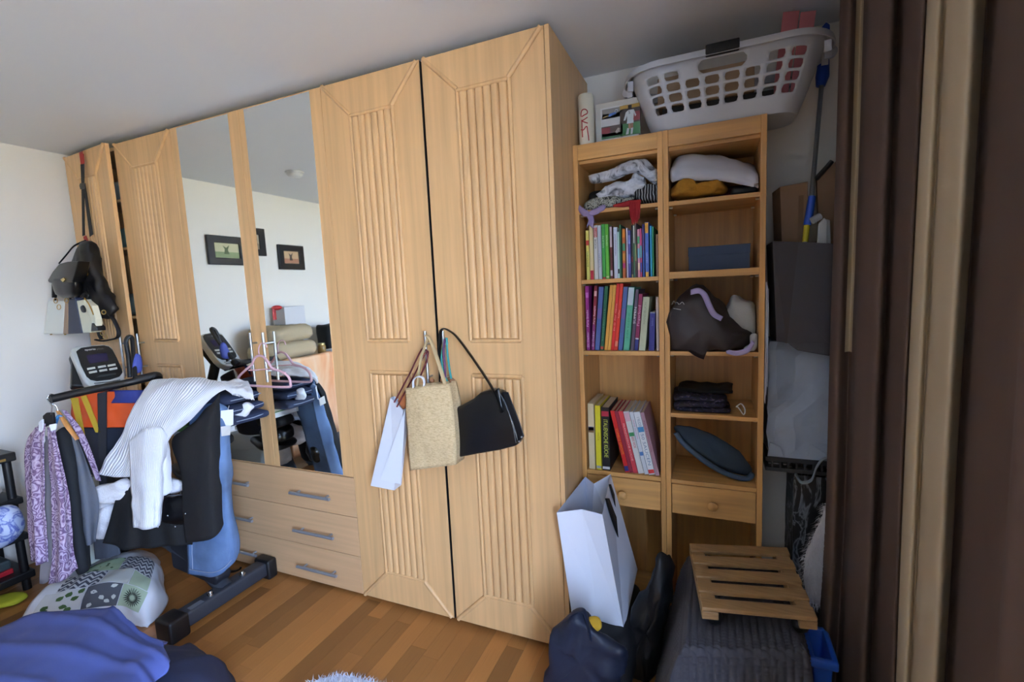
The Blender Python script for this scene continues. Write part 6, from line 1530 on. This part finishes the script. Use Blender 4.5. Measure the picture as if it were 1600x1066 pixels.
for k, (y, z0, c, lb) in enumerate(((-1.58, .927, '#8a6a3a', 'amber glass jar with lid next to the blanket'), (-1.86, .927, '#7a4038', 'reddish glass jar under the camera bag'), (-1.95, .927, '#5a6a68', 'grey-green glass jar at the end of the chest'))):
    j = thing('jar', lb, 'jar', (-2.72, y, z0), 'jars on the chest')
    mk('glass', G().lathe([(.03, 0), (.036, .006), (.036, .065), (.028, .075)], (-2.72, y, z0), seg=20), mat('jar_' + str(k), c, .15), j, smooth=True); mk('lid', G().lathe([(.031, .075), (.031, .09), (0, .091)], (-2.72, y, z0), seg=20), mat('jar_lid', '#b8a878', .35, .8), j, smooth=True)
tt = thing('camera_bag', 'black camera bag with strap on the chest', 'bag', (-2.85, -1.85, .93))
cushion('bag_body', (-2.93, -1.93, .927), (-2.77, -1.72, 1.17), BLACKC, tt, r=.03, wr=.012, seed=71); mk('strap', G().tube(spline([(-2.80, -1.92, 1.15), (-2.81, -2.02, 1.12), (-2.80, -2.0, 1.0)], 14), .014, 8, flat=.4), BLACKC, tt, smooth=True)
tag(cushion('paper_stack', (-2.755, -1.80, .928), (-2.66, -1.64, .95), WHITEP, r=.004, seed=2), 'flat white stack of papers at the front edge of the chest', 'paper')
def drape(u, v):
    y = -1.05 - .52 * u; 
    if v < .22: p = V((-2.645 + .045 * v / .22, y, .937))
    else: p = V((-2.568 + .022 * math.sin(u * 7) * v, y - .06 * v * (u - .3), .937 - (v - .22) / .78 * .78))
    return p
PEACH = pattern('peach_cloth', nz_pat([(.3, '#e0935f'), (.5, '#e8b48a'), (.7, '#e9c9a4')], 3, dist=1.5, stretch=(1, 1, .4)), .9)
tag(sheet('peach_sheet', drape, PEACH, thick=.006, wr=.012, ws=6, seed=9, nu=40, nv=50), 'peach orange cloth draped over the front of the chest', 'cloth')
tt = thing('laundry_bin', 'white round lidded bin hidden behind the garments, seen in the mirror', 'bin', (-2.33, -.47, .2))
WBN = mat('white_bin_plastic', '#cfd6d4', .4)
mk('bin_body', G().lathe([(.105, 0), (.115, .015), (.128, .27), (.132, .275), (.125, .275)], (-2.33, -.47, .20), seg=36), WBN, tt, smooth=True); mk('lid', G().lathe([(.136, .277), (.138, .30), (.130, .36), (.10, .385), (.0, .39)], (-2.33, -.47, .20), seg=36), WBN, tt, smooth=True)
FRM = mat('dark_frame', '#1e1815', .4)
for k, (y0, y1, z0, z1, cs, lb) in enumerate(((-1.15, -.83, 1.715, 1.94, ['#8a9a70', '#c8c4a0', '#5a6a48'], 'dark framed landscape picture nearest the wardrobe on the left wall'), (-1.345, -1.20, 1.80, 2.03, ['#9a8a78', '#c4b49a', '#5a4a40'], 'dark framed upright picture between the two landscape ones'), (-1.75, -1.47, 1.69, 1.91, ['#a8765a', '#c4a480', '#4a3c30'], 'dark framed landscape picture farthest from the wardrobe'))):
    tt = thing('picture_frame', lb, 'picture', (XL, (y0 + y1) / 2, (z0 + z1) / 2), 'pictures on the left wall')
    g = G(); framebox(g, y0, y1, z0, z1, .055, XL + .001, XL + .026); mk('frame', g, FRM, tt, bev=.004)
    mk('print', G().box((XL + .001, y0 + .05, z0 + .05), (XL + .012, y1 - .05, z1 - .05)), mat('print_base_%d' % k, cs[1], .6), tt)
    a, b, c, d = y0 + .058, y1 - .058, z0 + .058, z1 - .058
    mk('print_area', G().box((XL + .012, a, c), (XL + .0128, b, c + (d - c) * .4)), mat('print_low_%d' % k, cs[0], .6), tt)
    mk('print_figure', G().prism([(XL + .013, a + (b - a) * u, c + (d - c) * v) for u, v in ((.4, .25), (.62, .25), (.58, .6), (.66, .85), (.52, .7), (.38, .9), (.46, .55))], (.0006, 0, 0)), mat('print_fig_%d' % k, cs[2], .6), tt)
tt = thing('smoke_detector', 'round white smoke detector on the ceiling', 'detector', (-2.27, -1.03, ZC))
mk('detector_body', G().lathe([(.055, 0), (.055, -.018), (.042, -.034), (.0, -.036)], (-2.27, -1.03, ZC - .0005), seg=32), mat('white_detector', '#dedede', .4), tt, smooth=True); mk('detector_ring', G().lathe([(.064, 0), (.064, -.008), (.056, -.009)], (-2.27, -1.03, ZC - .0003), seg=32), mat('white_detector', '#dedede', .4), tt, smooth=True)
